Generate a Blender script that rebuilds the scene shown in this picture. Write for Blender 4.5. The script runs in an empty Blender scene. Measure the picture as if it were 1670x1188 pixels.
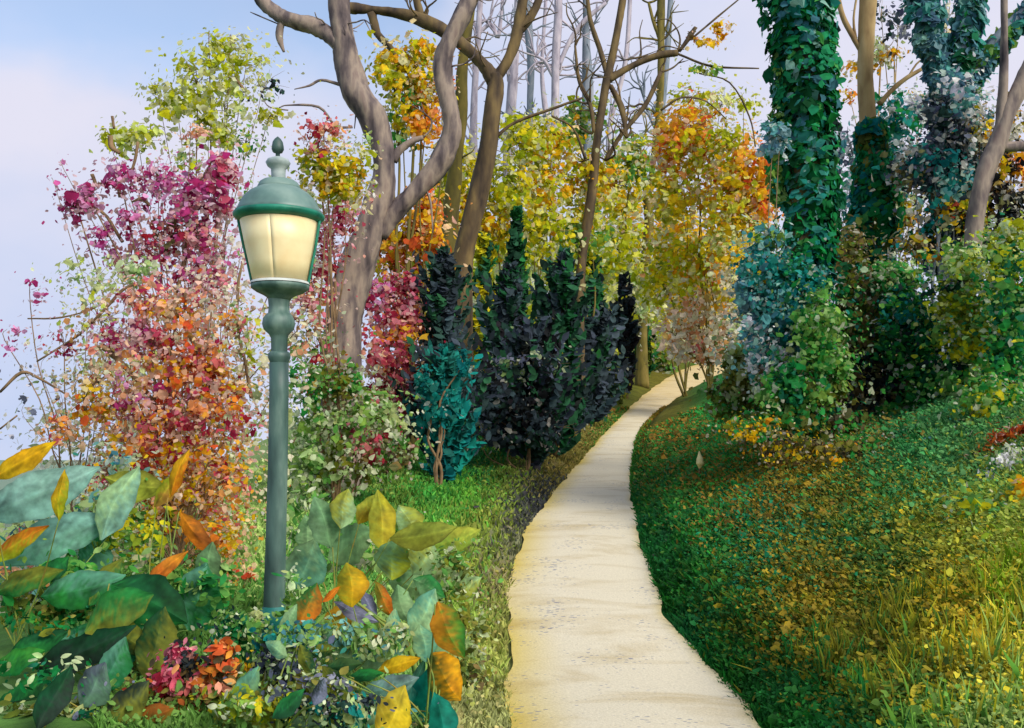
import bpy, math
import numpy as np
rng = np.random.default_rng(11)
S = bpy.context.scene
COL = S.collection
F = 1624.0; HX = 835.0; HY = 720.0; CZ = 1.6      # focal length in photo pixels, optical centre, eye height

def W(px, py, Y):                                   # photo pixel at depth Y -> world point
    return np.array([(px-HX)/F*Y, Y, CZ-(py-HY)/F*Y])
def lin(c):
    c = np.asarray(c, float)/255.0
    return np.where(c <= .04045, c/12.92, ((c+.055)/1.055)**2.4)

# ------------------------------------------------------------------ terrain
PT = np.array([  # photo row, depth, left edge, right edge
 (1700,2.65,860,1640),(1188,5.55,838,1246),(1100,6.9,828,1164),(1000,8.6,828,1088),(900,11.2,842,1050),(850,13.5,868,1040),
 (800,17,905,1030),(750,23,948,1033),(700,31,992,1047),(650,42,1044,1104),(620,50,1084,1160),(600,56,1120,1204),(588,66,1172,1272)],float)
def catmull(A,n=8):
    E=np.vstack([2*A[0]-A[1],A,2*A[-1]-A[-2]]); out=[]
    for i in range(len(A)-1):
        a,b,c,d=E[i:i+4]
        for k in range(n):
            t=k/n; out.append(.5*((2*b)+(-a+c)*t+(2*a-5*b+4*c-d)*t*t+(-a+3*b-3*c+d)*t**3))
    return np.vstack(out+[A[-1]])
PT = np.vstack([PT[:1],catmull(PT[1:])])
PY_ = PT[:,1]; PXL = (PT[:,2]-HX)/F*PT[:,1]; PXR = (PT[:,3]-HX)/F*PT[:,1]; PZ = CZ-(PT[:,0]-HY)/F*PT[:,1]
PZ[0] = 0.0
PY_ = np.concatenate([[-30],PY_,[90,140,260,600]]); PXL = np.concatenate([[0],PXL,[22,30,40,60]]); PXR = np.concatenate([[1.4],PXR,[24.5,33,45,66]])
PZ = np.concatenate([[-.3],PZ,[8.2,5,-12,-25]])
def smooth_interp(y, xs, ys):
    y = np.asarray(y,float); r = 0
    ks=np.linspace(-1,1,9); ws=1.15-np.abs(ks)
    for k,w_ in zip(ks,ws): r = r+w_*np.interp(y+k*0.09*np.minimum(np.abs(y),40), xs, ys)
    return r/ws.sum()
def edges(y): return smooth_interp(y,PY_,PXL), smooth_interp(y,PY_,PXR)
def softplus(v,k=1.0): return np.log1p(np.exp(np.clip(v/k,-30,30)))*k
def ss(t): t=np.clip(t,0,1); return t*t*(3-2*t)
def H(x, y):
    x=np.asarray(x,float); y=np.asarray(y,float)
    xl,xr = edges(y); z = smooth_interp(y,PY_,PZ)
    ur = np.maximum(x-xr,0); ul = np.maximum(xl-x,0)
    z = z + .16*ss((ur-.1)/.35) + .36*np.minimum(ur,5) + .22*np.clip(ur-5,0,18)
    z = z + .06*ss((ul-.12)/.4) + .10*np.minimum(ul,3)
    z = z - np.minimum(.5*softplus(-5-x,.8), 30)
    z = z + .05*np.sin(x*1.3+y*.7)*ss((ur+ul)/1.5) + .03*np.sin(x*3.1-y*2.3)*ss((ur+ul)/1.0)
    inside = (x>xl-.13)&(x<xr+.11)
    return np.maximum(np.where(inside, z-.02, z), -27)

GA = [ # ground cover colours: photo px, py, colour
(560,760,(120,150,70)),(500,760,(140,165,95)),(700,750,(42,118,42)),(700,790,(60,128,48)),(780,742,(35,105,45)),(650,800,(90,120,48)),(760,820,(85,140,48)),(820,765,(95,118,45)),(600,850,(80,135,60)),(720,850,(85,140,55)),(915,745,(120,110,55)),
(880,775,(110,105,60)),(872,798,(58,60,66)),(856,825,(60,60,66)),(842,855,(78,80,72)),(822,900,(110,110,85)),(815,850,(115,130,55)),(790,900,(125,140,60)),(840,800,(105,120,50)),(810,960,(130,120,90)),(800,1080,(145,155,80)),(805,1160,(155,155,105)),(820,1120,(150,150,85)),(822,1020,(145,145,80)),(828,960,(140,140,75)),(480,1188,(110,140,70)),(300,1150,(90,130,60)),(600,1150,(110,145,80)),(650,1050,(130,160,90)),(700,900,(125,150,60)),(740,960,(125,155,60)),(760,1000,(130,150,70)),(770,880,(125,140,60)),
(1085,720,(120,95,30)),(1060,740,(50,105,35)),(1150,740,(30,115,45)),(1200,680,(25,112,45)),(1270,760,(120,100,25)),(1180,800,(110,95,30)),(1100,790,(60,105,35)),(1350,720,(110,100,40)),(1350,780,(115,110,25)),(1450,760,(45,115,60)),(1550,760,(70,125,70)),
(1060,850,(20,90,38)),(1120,850,(25,100,35)),(1250,870,(15,105,70)),(1400,880,(40,85,30)),(1320,850,(80,95,30)),(1500,860,(120,125,35)),(1600,830,(130,150,60)),(1600,900,(120,125,30)),(1100,950,(18,85,28)),(1200,1000,(70,95,20)),(1200,930,(40,95,35)),(1300,950,(125,115,25)),(1450,950,(60,85,20)),
(1580,1000,(165,145,25)),(1500,1050,(120,115,25)),(1640,1070,(190,180,60)),(1250,1100,(20,85,30)),(1150,1040,(18,90,40)),(1400,1100,(95,105,20)),(1620,1165,(135,160,85)),(1350,1170,(30,105,45)),(1500,1170,(90,130,50)),(1640,960,(105,135,20)),(1400,1000,(100,95,20)),(1330,1030,(110,105,20)),(1560,1100,(165,155,35))]
GP = np.array([g[:2] for g in GA],float); GC = lin([g[2] for g in GA])
def ground_rgb(P, sharp=False, jit=0):
    Y = np.maximum(P[:,1],1.5); px = HX+P[:,0]/Y*F; py = HY-(P[:,2]-CZ)/Y*F
    px = np.clip(px,300,1670)+rng.normal(0,jit,len(P)); py = np.clip(py,660,1190)+rng.normal(0,jit,len(P))
    out = np.zeros((len(P),3))
    for s in range(0,len(P),20000):
        d2 = (px[s:s+20000,None]-GP[:,0])**2+(py[s:s+20000,None]-GP[:,1])**2
        if sharp: out[s:s+20000] = GC[np.argmin(d2,1)]
        else:
            w = np.exp(-d2/(2*38**2))+1e-9/(1+d2); out[s:s+20000] = (w@GC)/w.sum(1,keepdims=True)
    return out

# ------------------------------------------------------------------ materials
def nt(m): m.use_nodes=True; t=m.node_tree; t.nodes.clear(); return t, t.nodes, t.links
def mat_leaf(name, transl=.35, rough=.6, var=.35, scale=9.0, spec=.25):
    m=bpy.data.materials.new(name); t,N,L=nt(m)
    a=N.new('ShaderNodeAttribute'); a.attribute_name='Col'
    geo=N.new('ShaderNodeNewGeometry'); no=N.new('ShaderNodeTexNoise'); no.inputs['Scale'].default_value=scale; no.inputs['Detail'].default_value=4
    L.new(geo.outputs['Position'],no.inputs['Vector'])
    r=N.new('ShaderNodeMapRange'); r.inputs['From Min'].default_value=.3; r.inputs['From Max'].default_value=.7; r.inputs['To Min'].default_value=1-var; r.inputs['To Max'].default_value=1+var
    L.new(no.outputs['Fac'],r.inputs['Value'])
    hs=N.new('ShaderNodeHueSaturation'); L.new(r.outputs['Result'],hs.inputs['Value']); L.new(a.outputs['Color'],hs.inputs['Color'])
    n2=N.new('ShaderNodeTexNoise'); n2.inputs['Scale'].default_value=scale*.37; L.new(geo.outputs['Position'],n2.inputs['Vector'])
    r2=N.new('ShaderNodeMapRange'); r2.inputs['To Min'].default_value=.47; r2.inputs['To Max'].default_value=.53; L.new(n2.outputs['Fac'],r2.inputs['Value']); L.new(r2.outputs['Result'],hs.inputs['Hue'])
    p=N.new('ShaderNodeBsdfPrincipled'); p.inputs['Roughness'].default_value=rough; p.inputs['Specular IOR Level'].default_value=spec
    tr=N.new('ShaderNodeBsdfTranslucent'); mx=N.new('ShaderNodeMixShader'); mx.inputs[0].default_value=transl
    L.new(hs.outputs[0],p.inputs['Base Color']); L.new(hs.outputs[0],tr.inputs['Color'])
    L.new(p.outputs[0],mx.inputs[1]); L.new(tr.outputs[0],mx.inputs[2])
    o=N.new('ShaderNodeOutputMaterial'); L.new(mx.outputs[0],o.inputs[0]); return m
def mat_noise(name, cols, scale=6, rough=.8, bump=.3, stretch=(1,1,1), detail=6, metal=0, spec=.3, coords='Object'):
    m=bpy.data.materials.new(name); t,N,L=nt(m)
    tc=N.new('ShaderNodeTexCoord'); mp=N.new('ShaderNodeMapping'); mp.inputs['Scale'].default_value=stretch
    L.new(tc.outputs[coords],mp.inputs[0])
    no=N.new('ShaderNodeTexNoise'); no.inputs['Scale'].default_value=scale; no.inputs['Detail'].default_value=detail; L.new(mp.outputs[0],no.inputs['Vector'])
    cr=N.new('ShaderNodeValToRGB'); el=cr.color_ramp.elements
    n=len(cols)
    for i,c in enumerate(cols):
        pos=.3+.4*i/max(1,n-1)
        e = el[i] if i<2 else el.new(pos)
        e.position=pos; e.color=(*lin(c),1)
    L.new(no.outputs['Fac'],cr.inputs[0])
    p=N.new('ShaderNodeBsdfPrincipled'); p.inputs['Roughness'].default_value=rough; p.inputs['Metallic'].default_value=metal; p.inputs['Specular IOR Level'].default_value=spec
    L.new(cr.outputs[0],p.inputs['Base Color'])
    if bump:
        b=N.new('ShaderNodeBump'); b.inputs['Strength'].default_value=bump; b.inputs['Distance'].default_value=.03; L.new(no.outputs['Fac'],b.inputs['Height']); L.new(b.outputs[0],p.inputs['Normal'])
    o=N.new('ShaderNodeOutputMaterial'); L.new(p.outputs[0],o.inputs[0]); return m
M_leaf = mat_leaf('leaf_wash',.5,.75,.25,9,.12); M_big = mat_leaf('broad_leaf',.42,.68,.34,16,.15); M_grass = mat_leaf('grass_wash',.3,.7,.3,3)
M_fir = mat_leaf('fir_wash',.25,.8,.3,7,.15)
BARK = {
 'grey': mat_noise('bark_grey',[(50,44,48),(98,86,84),(146,130,116),(116,98,92)],5.5,.85,.9,(1,1,.3),9),
 'brown': mat_noise('bark_brown',[(52,42,34),(90,74,50),(122,102,62)],4,.85,.5,(1,1,.35)),
 'olive': mat_noise('bark_olive',[(72,64,34),(104,94,38),(126,108,55)],4,.85,.4,(1,1,.35)),
 'tan': mat_noise('bark_tan',[(118,92,60),(160,135,90),(185,160,115)],4,.85,.4,(1,1,.35)),
 'pale': mat_noise('bark_haze_pale',[(130,122,132),(165,156,165),(192,182,186)],3,.9,.3,(1,1,.3)),  # aerial haze over the far trunks, put into their bark colour
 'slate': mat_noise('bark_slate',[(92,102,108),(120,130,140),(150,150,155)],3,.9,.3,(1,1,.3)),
 'twig': mat_noise('bark_twig',[(86,66,52),(124,100,70),(150,120,90)],6,.9,.2),
}
def mat_ground():
    m=bpy.data.materials.new('meadow_soil'); t,N,L=nt(m)
    a=N.new('ShaderNodeAttribute'); a.attribute_name='Col'
    geo=N.new('ShaderNodeNewGeometry'); no=N.new('ShaderNodeTexNoise'); no.inputs['Scale'].default_value=2.2; no.inputs['Detail'].default_value=8; no.inputs['Roughness'].default_value=.7
    L.new(geo.outputs['Position'],no.inputs['Vector'])
    r=N.new('ShaderNodeMapRange'); r.inputs['From Min'].default_value=.3; r.inputs['From Max'].default_value=.7; r.inputs['To Min'].default_value=.6; r.inputs['To Max'].default_value=1.35
    L.new(no.outputs['Fac'],r.inputs['Value'])
    hs=N.new('ShaderNodeHueSaturation'); L.new(r.outputs['Result'],hs.inputs['Value']); L.new(a.outputs['Color'],hs.inputs['Color'])
    p=N.new('ShaderNodeBsdfPrincipled'); p.inputs['Roughness'].default_value=.95; p.inputs['Specular IOR Level'].default_value=.1; L.new(hs.outputs[0],p.inputs['Base Color'])
    b=N.new('ShaderNodeBump'); b.inputs['Strength'].default_value=.6; b.inputs['Distance'].default_value=.08; L.new(no.outputs['Fac'],b.inputs['Height']); L.new(b.outputs[0],p.inputs['Normal'])
    o=N.new('ShaderNodeOutputMaterial'); L.new(p.outputs[0],o.inputs[0]); return m
def mat_path():
    m=bpy.data.materials.new('path_gravel'); t,N,L=nt(m)
    a=N.new('ShaderNodeAttribute'); a.attribute_name='Col'      # yellow margins, pale middle
    geo=N.new('ShaderNodeNewGeometry')
    mp=N.new('ShaderNodeMapping'); mp.inputs['Scale'].default_value=(.8,1.9,1); L.new(geo.outputs['Position'],mp.inputs[0])
    no=N.new('ShaderNodeTexNoise'); no.inputs['Scale'].default_value=1.0; no.inputs['Detail'].default_value=9; no.inputs['Roughness'].default_value=.62; no.inputs['Distortion'].default_value=.6; L.new(mp.outputs[0],no.inputs['Vector'])
    cr=N.new('ShaderNodeValToRGB'); cr.color_ramp.elements[0].position=.5; cr.color_ramp.elements[0].color=(1,1,1,1); cr.color_ramp.elements[1].position=.68; cr.color_ramp.elements[1].color=(.80,.74,.62,1); L.new(no.outputs['Fac'],cr.inputs[0])
    m1=N.new('ShaderNodeMix'); m1.data_type='RGBA'; m1.blend_type='MULTIPLY'; m1.inputs[0].default_value=1; L.new(a.outputs['Color'],m1.inputs[6]); L.new(cr.outputs[0],m1.inputs[7])
    mp2=N.new('ShaderNodeMapping'); mp2.inputs['Scale'].default_value=(14,30,10); mp2.inputs['Rotation'].default_value=(0,0,-.5); L.new(geo.outputs['Position'],mp2.inputs[0])
    vo=N.new('ShaderNodeTexVoronoi'); vo.inputs['Scale'].default_value=1; L.new(mp2.outputs[0],vo.inputs['Vector'])
    n3=N.new('ShaderNodeTexNoise'); n3.inputs['Scale'].default_value=1.6; L.new(geo.outputs['Position'],n3.inputs['Vector'])
    lt=N.new('ShaderNodeMapRange'); lt.inputs['From Min'].default_value=.40; lt.inputs['From Max'].default_value=.66; lt.inputs['To Min'].default_value=.0; lt.inputs['To Max'].default_value=.30; L.new(n3.outputs['Fac'],lt.inputs['Value'])
    cmp=N.new('ShaderNodeMath'); cmp.operation='LESS_THAN'; L.new(vo.outputs['Distance'],cmp.inputs[0]); L.new(lt.outputs['Result'],cmp.inputs[1])
    sc=N.new('ShaderNodeMath'); sc.operation='MULTIPLY'; sc.inputs[1].default_value=.75; L.new(cmp.outputs[0],sc.inputs[0])
    m2=N.new('ShaderNodeMix'); m2.data_type='RGBA'; m2.inputs[7].default_value=(*lin((92,102,132)),1); L.new(sc.outputs[0],m2.inputs[0]); L.new(m1.outputs[2],m2.inputs[6])
    n4=N.new('ShaderNodeTexNoise'); n4.inputs['Scale'].default_value=60; n4.inputs['Detail'].default_value=4; L.new(geo.outputs['Position'],n4.inputs['Vector'])
    r4=N.new('ShaderNodeMapRange'); r4.inputs['To Min'].default_value=.74; r4.inputs['To Max'].default_value=1.2; L.new(n4.outputs['Fac'],r4.inputs['Value'])
    hs=N.new('ShaderNodeHueSaturation'); L.new(m2.outputs[2],hs.inputs['Color']); L.new(r4.outputs['Result'],hs.inputs['Value'])
    p=N.new('ShaderNodeBsdfPrincipled'); p.inputs['Roughness'].default_value=.95; p.inputs['Specular IOR Level'].default_value=.1; L.new(hs.outputs[0],p.inputs['Base Color'])
    b=N.new('ShaderNodeBump'); b.inputs['Strength'].default_value=.35; b.inputs['Distance'].default_value=.01; L.new(n4.outputs['Fac'],b.inputs['Height']); L.new(b.outputs[0],p.inputs['Normal'])
    o=N.new('ShaderNodeOutputMaterial'); L.new(p.outputs[0],o.inputs[0]); return m
M_ground=mat_ground(); M_path=mat_path()

# ------------------------------------------------------------------ object helpers
def tag(o,label=None,cat=None,group=None,kind=None):
    if label: o['label']=label
    if cat: o['category']=cat
    if group: o['group']=group
    if kind: o['kind']=kind
    return o
def empty(name,loc,label,cat,group=None):
    o=bpy.data.objects.new(name,None); COL.objects.link(o); o.location=[float(v) for v in loc]; o.empty_display_size=.2
    bpy.context.view_layer.update()
    return tag(o,label,cat,group)
def link_mesh(name,V,faces,mat,parent=None,color=None,smooth=False):
    """V (n,3) world points; faces: (m,k) array or list of such arrays"""
    V=np.asarray(V,float)
    if parent is not None:
        off=np.zeros(3); q=parent
        while q is not None: off+=np.array(q.location); q=q.parent
        V=V-off
    me=bpy.data.meshes.new(name)
    if isinstance(faces,np.ndarray): faces=[faces]
    me.vertices.add(len(V)); me.vertices.foreach_set('co',V.astype(np.float32).ravel())
    tot=np.concatenate([np.full(len(f),f.shape[1]) for f in faces]); idx=np.concatenate([f.ravel() for f in faces])
    me.loops.add(len(idx)); me.loops.foreach_set('vertex_index',idx.astype(np.int32))
    me.polygons.add(len(tot)); st=np.concatenate([[0],np.cumsum(tot)[:-1]])
    me.polygons.foreach_set('loop_start',st.astype(np.int32)); me.polygons.foreach_set('loop_total',tot.astype(np.int32))
    me.polygons.foreach_set('use_smooth',np.full(len(tot),smooth))
    if color is not None:
        ca=me.color_attributes.new('Col','FLOAT_COLOR','POINT'); c4=np.ones((len(V),4),np.float32); c4[:,:3]=np.clip(color,0,1); ca.data.foreach_set('color',c4.ravel())
    me.update(calc_edges=True); me.validate()
    me.materials.append(mat)
    o=bpy.data.objects.new(name,me); COL.objects.link(o)
    if parent is not None: o.parent=parent
    return o
def norm(v): return v/np.maximum(np.linalg.norm(v,axis=-1,keepdims=True),1e-9)

# ------------------------------------------------------------------ tubes
def tube_geo(P,R,sides=10,sub=6,wob=.08,jit=.012):
    P=np.asarray(P,float); R=np.asarray(R,float)
    n=len(P); Pe=np.vstack([2*P[0]-P[1],P,2*P[-1]-P[-2]]); out=[];rr=[]
    for i in range(n-1):
        a,b,c,d=Pe[i:i+4]
        for k in range(sub):
            t=k/sub; out.append(.5*((2*b)+(-a+c)*t+(2*a-5*b+4*c-d)*t*t+(-a+3*b-3*c+d)*t**3)); rr.append(R[i]*(1-t)+R[i+1]*t)
    out.append(P[-1]); rr.append(R[-1]); C=np.array(out); rr=np.array(rr)
    T=norm(np.gradient(C,axis=0)); ref=np.array([0,1,0.]) if abs(T[0][1])<.8 else np.array([1.,0,0])
    A=norm(np.cross(T,ref)); B=np.cross(T,A)
    th=np.linspace(0,2*math.pi,sides,endpoint=False)
    ph=rng.uniform(0,6,3)
    rad=rr[:,None]*(1+wob*np.sin(2*th[None]+ph[0]+np.arange(len(C))[:,None]*.35)+wob*.6*np.sin(3*th[None]+ph[1]-np.arange(len(C))[:,None]*.6)+rng.normal(0,wob*.35,(len(C),sides)))
    V=C[:,None]+A[:,None]*(np.cos(th)[None,:,None]*rad[...,None])+B[:,None]*(np.sin(th)[None,:,None]*rad[...,None])
    V=V.reshape(-1,3); m=len(C)
    i=np.arange(m-1)[:,None]*sides; j=np.arange(sides)[None]; j2=(j+1)%sides
    Fq=np.stack([i+j,i+j2,i+sides+j2,i+sides+j],-1).reshape(-1,4)
    V=np.vstack([V,C[0],C[-1]]); a=m*sides
    jj=np.arange(sides); c1=np.stack([np.full(sides,a),(jj+1)%sides,jj],-1); e=(m-1)*sides; c2=np.stack([np.full(sides,a+1),e+jj,e+(jj+1)%sides],-1)
    return V,Fq,np.vstack([c1,c2])
class Tubes:
    def __init__(s): s.V=[];s.q=[];s.t=[];s.n=0
    def add(s,P,R,**k):
        V,q,t=tube_geo(P,R,**k); s.V.append(V); s.q.append(q+s.n); s.t.append(t+s.n); s.n+=len(V); return s
    def px(s,pts,depth,dd=0,**k):                     # pts: (px,py,radius px[,depth offset])
        P=[W(p[0],p[1],depth+(p[3] if len(p)>3 else dd*i/max(1,len(pts)-1))) for i,p in enumerate(pts)]
        return s.add(P,[p[2]*depth/F for p in pts],**k)
    def build(s,name,mat,parent): return link_mesh(name,np.vstack(s.V),[np.vstack(s.q),np.vstack(s.t)],mat,parent,smooth=True)

# ------------------------------------------------------------------ leaves
PAL = {k:lin(v) for k,v in {
 'mag':[(190,85,145),(208,125,175),(158,40,95),(215,155,195),(178,60,120)],
 'rose':[(214,125,145),(196,85,110),(230,175,180),(168,42,75),(220,155,140)],
 'red':[(172,38,66),(196,75,95),(145,30,50),(214,125,135)],
 'coral':[(226,148,125),(234,180,140),(208,105,105),(232,158,95),(196,85,110)],
 'orange':[(228,140,45),(238,170,60),(210,95,45),(232,155,90),(225,180,50)],
 'rust':[(170,85,25),(190,100,35),(140,75,30),(155,60,40)],
 'gold':[(228,180,20),(238,198,40),(215,150,25),(205,180,25)],
 'lime':[(190,190,25),(205,205,75),(170,180,20),(215,215,120),(150,160,25)],
 'limep':[(200,212,120),(215,222,160),(185,200,85),(195,198,40)],
 'yolive':[(185,185,25),(165,172,35),(208,192,25),(135,155,40),(215,200,40)],
 'olive':[(120,125,35),(95,110,35),(140,135,60),(85,95,40)],
 'pgreen':[(165,190,125),(190,205,155),(140,172,100),(175,185,120),(205,210,175)],
 'lgreen':[(105,155,70),(130,165,70),(85,140,60),(140,175,100)],
 'green':[(42,138,58),(68,152,58),(36,118,52),(95,158,68)],
 'deep':[(18,108,52),(24,128,60),(22,82,46),(36,120,82)],
 'ivy':[(16,120,58),(24,140,72),(22,90,50),(40,150,95),(80,165,80),(32,125,112)],
 'ivyd':[(22,70,45),(28,52,45),(15,90,50),(30,45,48)],
 'teal':[(20,135,125),(15,115,115),(45,150,135),(30,100,90)],
 'blueg':[(85,150,150),(115,172,165),(72,128,140),(145,190,175),(60,145,130)],
 'bluei':[(105,150,165),(80,125,140),(135,170,175),(75,110,130),(95,160,150)],
 'slate':[(84,92,114),(108,114,134),(70,74,96),(130,132,150)],
 'ink':[(50,62,70),(64,78,84),(38,46,50),(46,76,66)],
 'black':[(26,28,30),(38,34,38),(45,50,45)],
 'fir':[(50,68,66),(68,78,90),(38,64,50),(44,96,62),(64,84,88)],
 'firg':[(28,88,48),(35,105,50),(30,65,45),(40,90,60)],
 'peach':[(228,185,150),(222,160,120),(235,205,180),(205,150,90),(190,160,90)],
 'cream':[(228,222,195),(220,215,205),(210,205,170),(225,215,180)],
 'white':[(222,218,222),(210,205,215),(230,228,225)],
 'umber':[(105,88,55),(130,108,62),(80,72,52),(115,115,72)],
}.items()}
TPL = {'leaf':np.array([(-1,0),(-.55,.42),(0,.5),(.55,.3),(1,0),(.55,-.3),(0,-.5),(-.55,-.42)]),
       'lance':np.array([(-1,0),(-.5,.16),(0,.2),(.55,.13),(1,0),(.55,-.13),(0,-.2),(-.5,-.16)])}
def leaf_geo(C,Nrm,size,rgb,shape='blot',axis=None,vj=.10):
    n=len(C); K=8
    ref=norm(rng.normal(size=(n,3))) if axis is None else axis
    Nrm=norm(Nrm); A=norm(ref-Nrm*(ref*Nrm).sum(1,keepdims=True)); B=np.cross(Nrm,A)
    if shape=='blot':
        th=np.linspace(0,2*math.pi,K,endpoint=False)[None]+rng.uniform(-.25,.25,(n,K)); r=rng.uniform(.45,1.2,(n,K))
        u=np.cos(th)*r; v=np.sin(th)*r*rng.uniform(.5,1,(n,1))
    else:
        u=np.repeat(TPL[shape][None,:,0],n,0); v=np.repeat(TPL[shape][None,:,1],n,0)*rng.uniform(.8,1.25,(n,1))
    w=-.35*np.abs(v)-.18*u*u*(1 if shape!='blot' else .6)
    s=size[:,None,None]
    V=C[:,None]+s*(A[:,None]*u[...,None]+B[:,None]*v[...,None]+Nrm[:,None]*w[...,None])
    col=rgb[:,None]*(1+rng.normal(0,vj,(n,K,1)))
    return V.reshape(-1,3), np.arange(n*K).reshape(n,K), np.clip(col,0,1).reshape(-1,3)
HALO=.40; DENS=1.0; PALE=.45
class Leaves:
    def __init__(s): s.V=[];s.F=[];s.C=[];s.n=0
    def raw(s,V,Fc,C): s.V.append(V);s.F.append(Fc+s.n);s.C.append(C);s.n+=len(V)
    def add(s,*a,**k): s.raw(*leaf_geo(*a,**k)); return s
    def blob(s,px,py,rx,ry,n,size,pal,depth,dr=None,shape='blot',fill=.9,sub=None,face=.6):
        n=int(n*DENS*(2.1 if size<10 else 1.7)); size=size*.70
        m=sub or max(6,int(n/16)); pals=pal.split('+')
        th=rng.uniform(0,2*math.pi,m); r=np.sqrt(rng.uniform(0,1,m))*fill
        r*=1+.25*np.sin(3*th+rng.uniform(0,6)); dr_=(dr if dr is not None else .5*(rx+ry))*depth/F
        c=np.stack([px+rx*r*np.cos(th),py+ry*r*np.sin(th)],1); cd=depth+rng.uniform(-1,1,m)*dr_
        k=rng.integers(0,m,n); g=rng.normal(0,1,(n,3))
        sx=rng.uniform(.08,.26,m)[k]
        halo=rng.uniform(size=n)<HALO
        x=c[k,0]+g[:,0]*rx*sx; y=c[k,1]+g[:,1]*ry*sx; Y=cd[k]+g[:,2]*dr_*.2
        g2=rng.normal(0,1,(n,3)); x=np.where(halo,px+g2[:,0]*rx*.74,x); y=np.where(halo,py+g2[:,1]*ry*.70,y); Y=np.where(halo,depth+g2[:,2]*dr_*.6,Y)
        P=np.stack([(x-HX)/F*Y,Y,CZ-(y-HY)/F*Y],1)
        gz=H(P[:,0],P[:,1])+.02; P[:,2]=np.maximum(P[:,2],gz)
        el_,er_=edges(P[:,1]); ok=~((P[:,0]>el_-.05)&(P[:,0]<er_+.05)&(P[:,2]<gz+1.7)); P=P[ok]; k=k[ok]; halo=halo[ok]; Y=Y[ok]; n=len(P)
        if n==0: return s
        P0=W(px,py,depth); Nn=norm(P-P0)*.7+rng.normal(0,.55,(n,3))+np.array([0,-face,.35])
        cp=[PAL[p] for p in pals]; ci=rng.integers(0,len(pals),m); cj=rng.integers(0,99,m)
        rgb=np.array([cp[ci[q]][cj[q]%len(cp[ci[q]])] for q in k])
        sw=rng.uniform(size=n)<.35; al=np.vstack(cp); rgb[sw]=al[rng.integers(0,len(al),sw.sum())]
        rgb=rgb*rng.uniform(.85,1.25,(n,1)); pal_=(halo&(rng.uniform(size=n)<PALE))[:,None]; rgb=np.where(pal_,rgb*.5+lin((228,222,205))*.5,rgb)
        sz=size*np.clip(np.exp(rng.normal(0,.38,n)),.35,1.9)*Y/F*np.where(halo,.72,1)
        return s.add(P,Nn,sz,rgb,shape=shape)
    def build(s,name,parent,mat=None): return link_mesh(name,np.vstack(s.V),np.vstack(s.F),mat or M_leaf,parent,np.vstack(s.C))

def plant(name,label,cat,*a,**k):
    if isinstance(cat,(int,float)): a=(cat,)+a; cat=name.split('_')[-1]
    return plant_(name,label,cat,*a,**k)
def plant_(name,label,cat,px,depth,blobs,group=None,bark='twig',stems=(),shape='blot',stem_r=4,auto=True,mat=None,stems_n=3):
    """root on the ground below photo column px; blobs (px,py,rx,ry,n,size,palette[,depth offset]); stems extra strokes [(px,py,r),..]"""
    x=(px-HX)/F*depth; z=float(H(x,depth)); root=empty(name,(x,depth,z),label,cat,group)
    T=Tubes(); gpy=HY-(z-.05-CZ)/depth*F
    if auto:
        for bi,b in enumerate(blobs):
            dz=b[7] if len(b)>7 else 0; q=stem_r*(1 if bi<stems_n else .55); bx,by=b[0]+rng.normal(0,4),b[1]; pts=[(px+rng.normal(0,3),gpy,q)]
            for t in (.25,.5,.75): e_=t*t if bi%2 else t; pts.append((px+(bx-px)*e_+rng.normal(0,7),gpy+(by-gpy)*t+rng.normal(0,5),q*(1-.6*t),dz*t))
            pts.append((bx,by,q*.35,dz)); pts.append((bx+rng.normal(0,b[2]*.3),by-b[3]*.7,q*.12,dz)); T.px(pts,depth,sides=6,sub=4)
            if b[4]>60:
                for _ in range(5):
                    a=rng.uniform(-.3,math.pi+.3); f=rng.uniform(.6,1.15); d3=rng.normal(0,b[2]*.4)/F*depth; r1=max(.5,min(1.3,q*.3))
                    T.px([(bx,by+b[3]*rng.uniform(0,.3),r1,dz),(bx+math.cos(a)*b[2]*f*.5+rng.normal(0,3),by-math.sin(a)*b[3]*f*.45+rng.normal(0,3),r1*.7,dz+d3*.5),(bx+math.cos(a)*b[2]*f,by-math.sin(a)*b[3]*f,r1*.3,dz+d3)],depth,sides=4,sub=3)
    for st in stems: T.px(st,depth,sides=6,sub=4,wob=.12)
    if T.n: T.build('stem',BARK[bark],root)
    Lf=Leaves()
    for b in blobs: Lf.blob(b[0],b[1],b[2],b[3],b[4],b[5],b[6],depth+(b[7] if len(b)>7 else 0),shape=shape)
    Lf.build('foliage',root,mat)
    return root

# ================================================================== GROUND AND PATH
def graded(a,b,fine,lo,hi,g=1.12):
    xs=[lo]; 
    while xs[-1]<hi: xs.append(xs[-1]+fine)
    st=fine
    while xs[-1]<b: st*=g; xs.append(xs[-1]+st)
    st=fine; L_=[xs[0]]
    while L_[-1]>a: st*=g; L_.append(L_[-1]-st)
    return np.array(L_[::-1][:-1]+xs)
gx=graded(-900,900,.09,-7,9); gy=graded(-40,1500,.13,2,34,1.06)
X,Yg=np.meshgrid(gx,gy); Zg=H(X,Yg)
P=np.stack([X.ravel(),Yg.ravel(),Zg.ravel()],1); nx=len(gx); ny=len(gy)
i=np.arange(ny-1)[:,None]*nx; j=np.arange(nx-1)[None]
Fg=np.stack([i+j,i+j+1,i+nx+j+1,i+nx+j],-1).reshape(-1,4)
gcol=ground_rgb(P)*.8
far=ss((np.hypot(P[:,0],P[:,1])-60)/200)[:,None]; gcol=gcol*(1-far)+lin((120,140,120))*far  # distance haze blended into the ground colour, no volume
tag(link_mesh('ground',P,Fg,M_ground,None,gcol,True),kind='structure')

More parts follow.
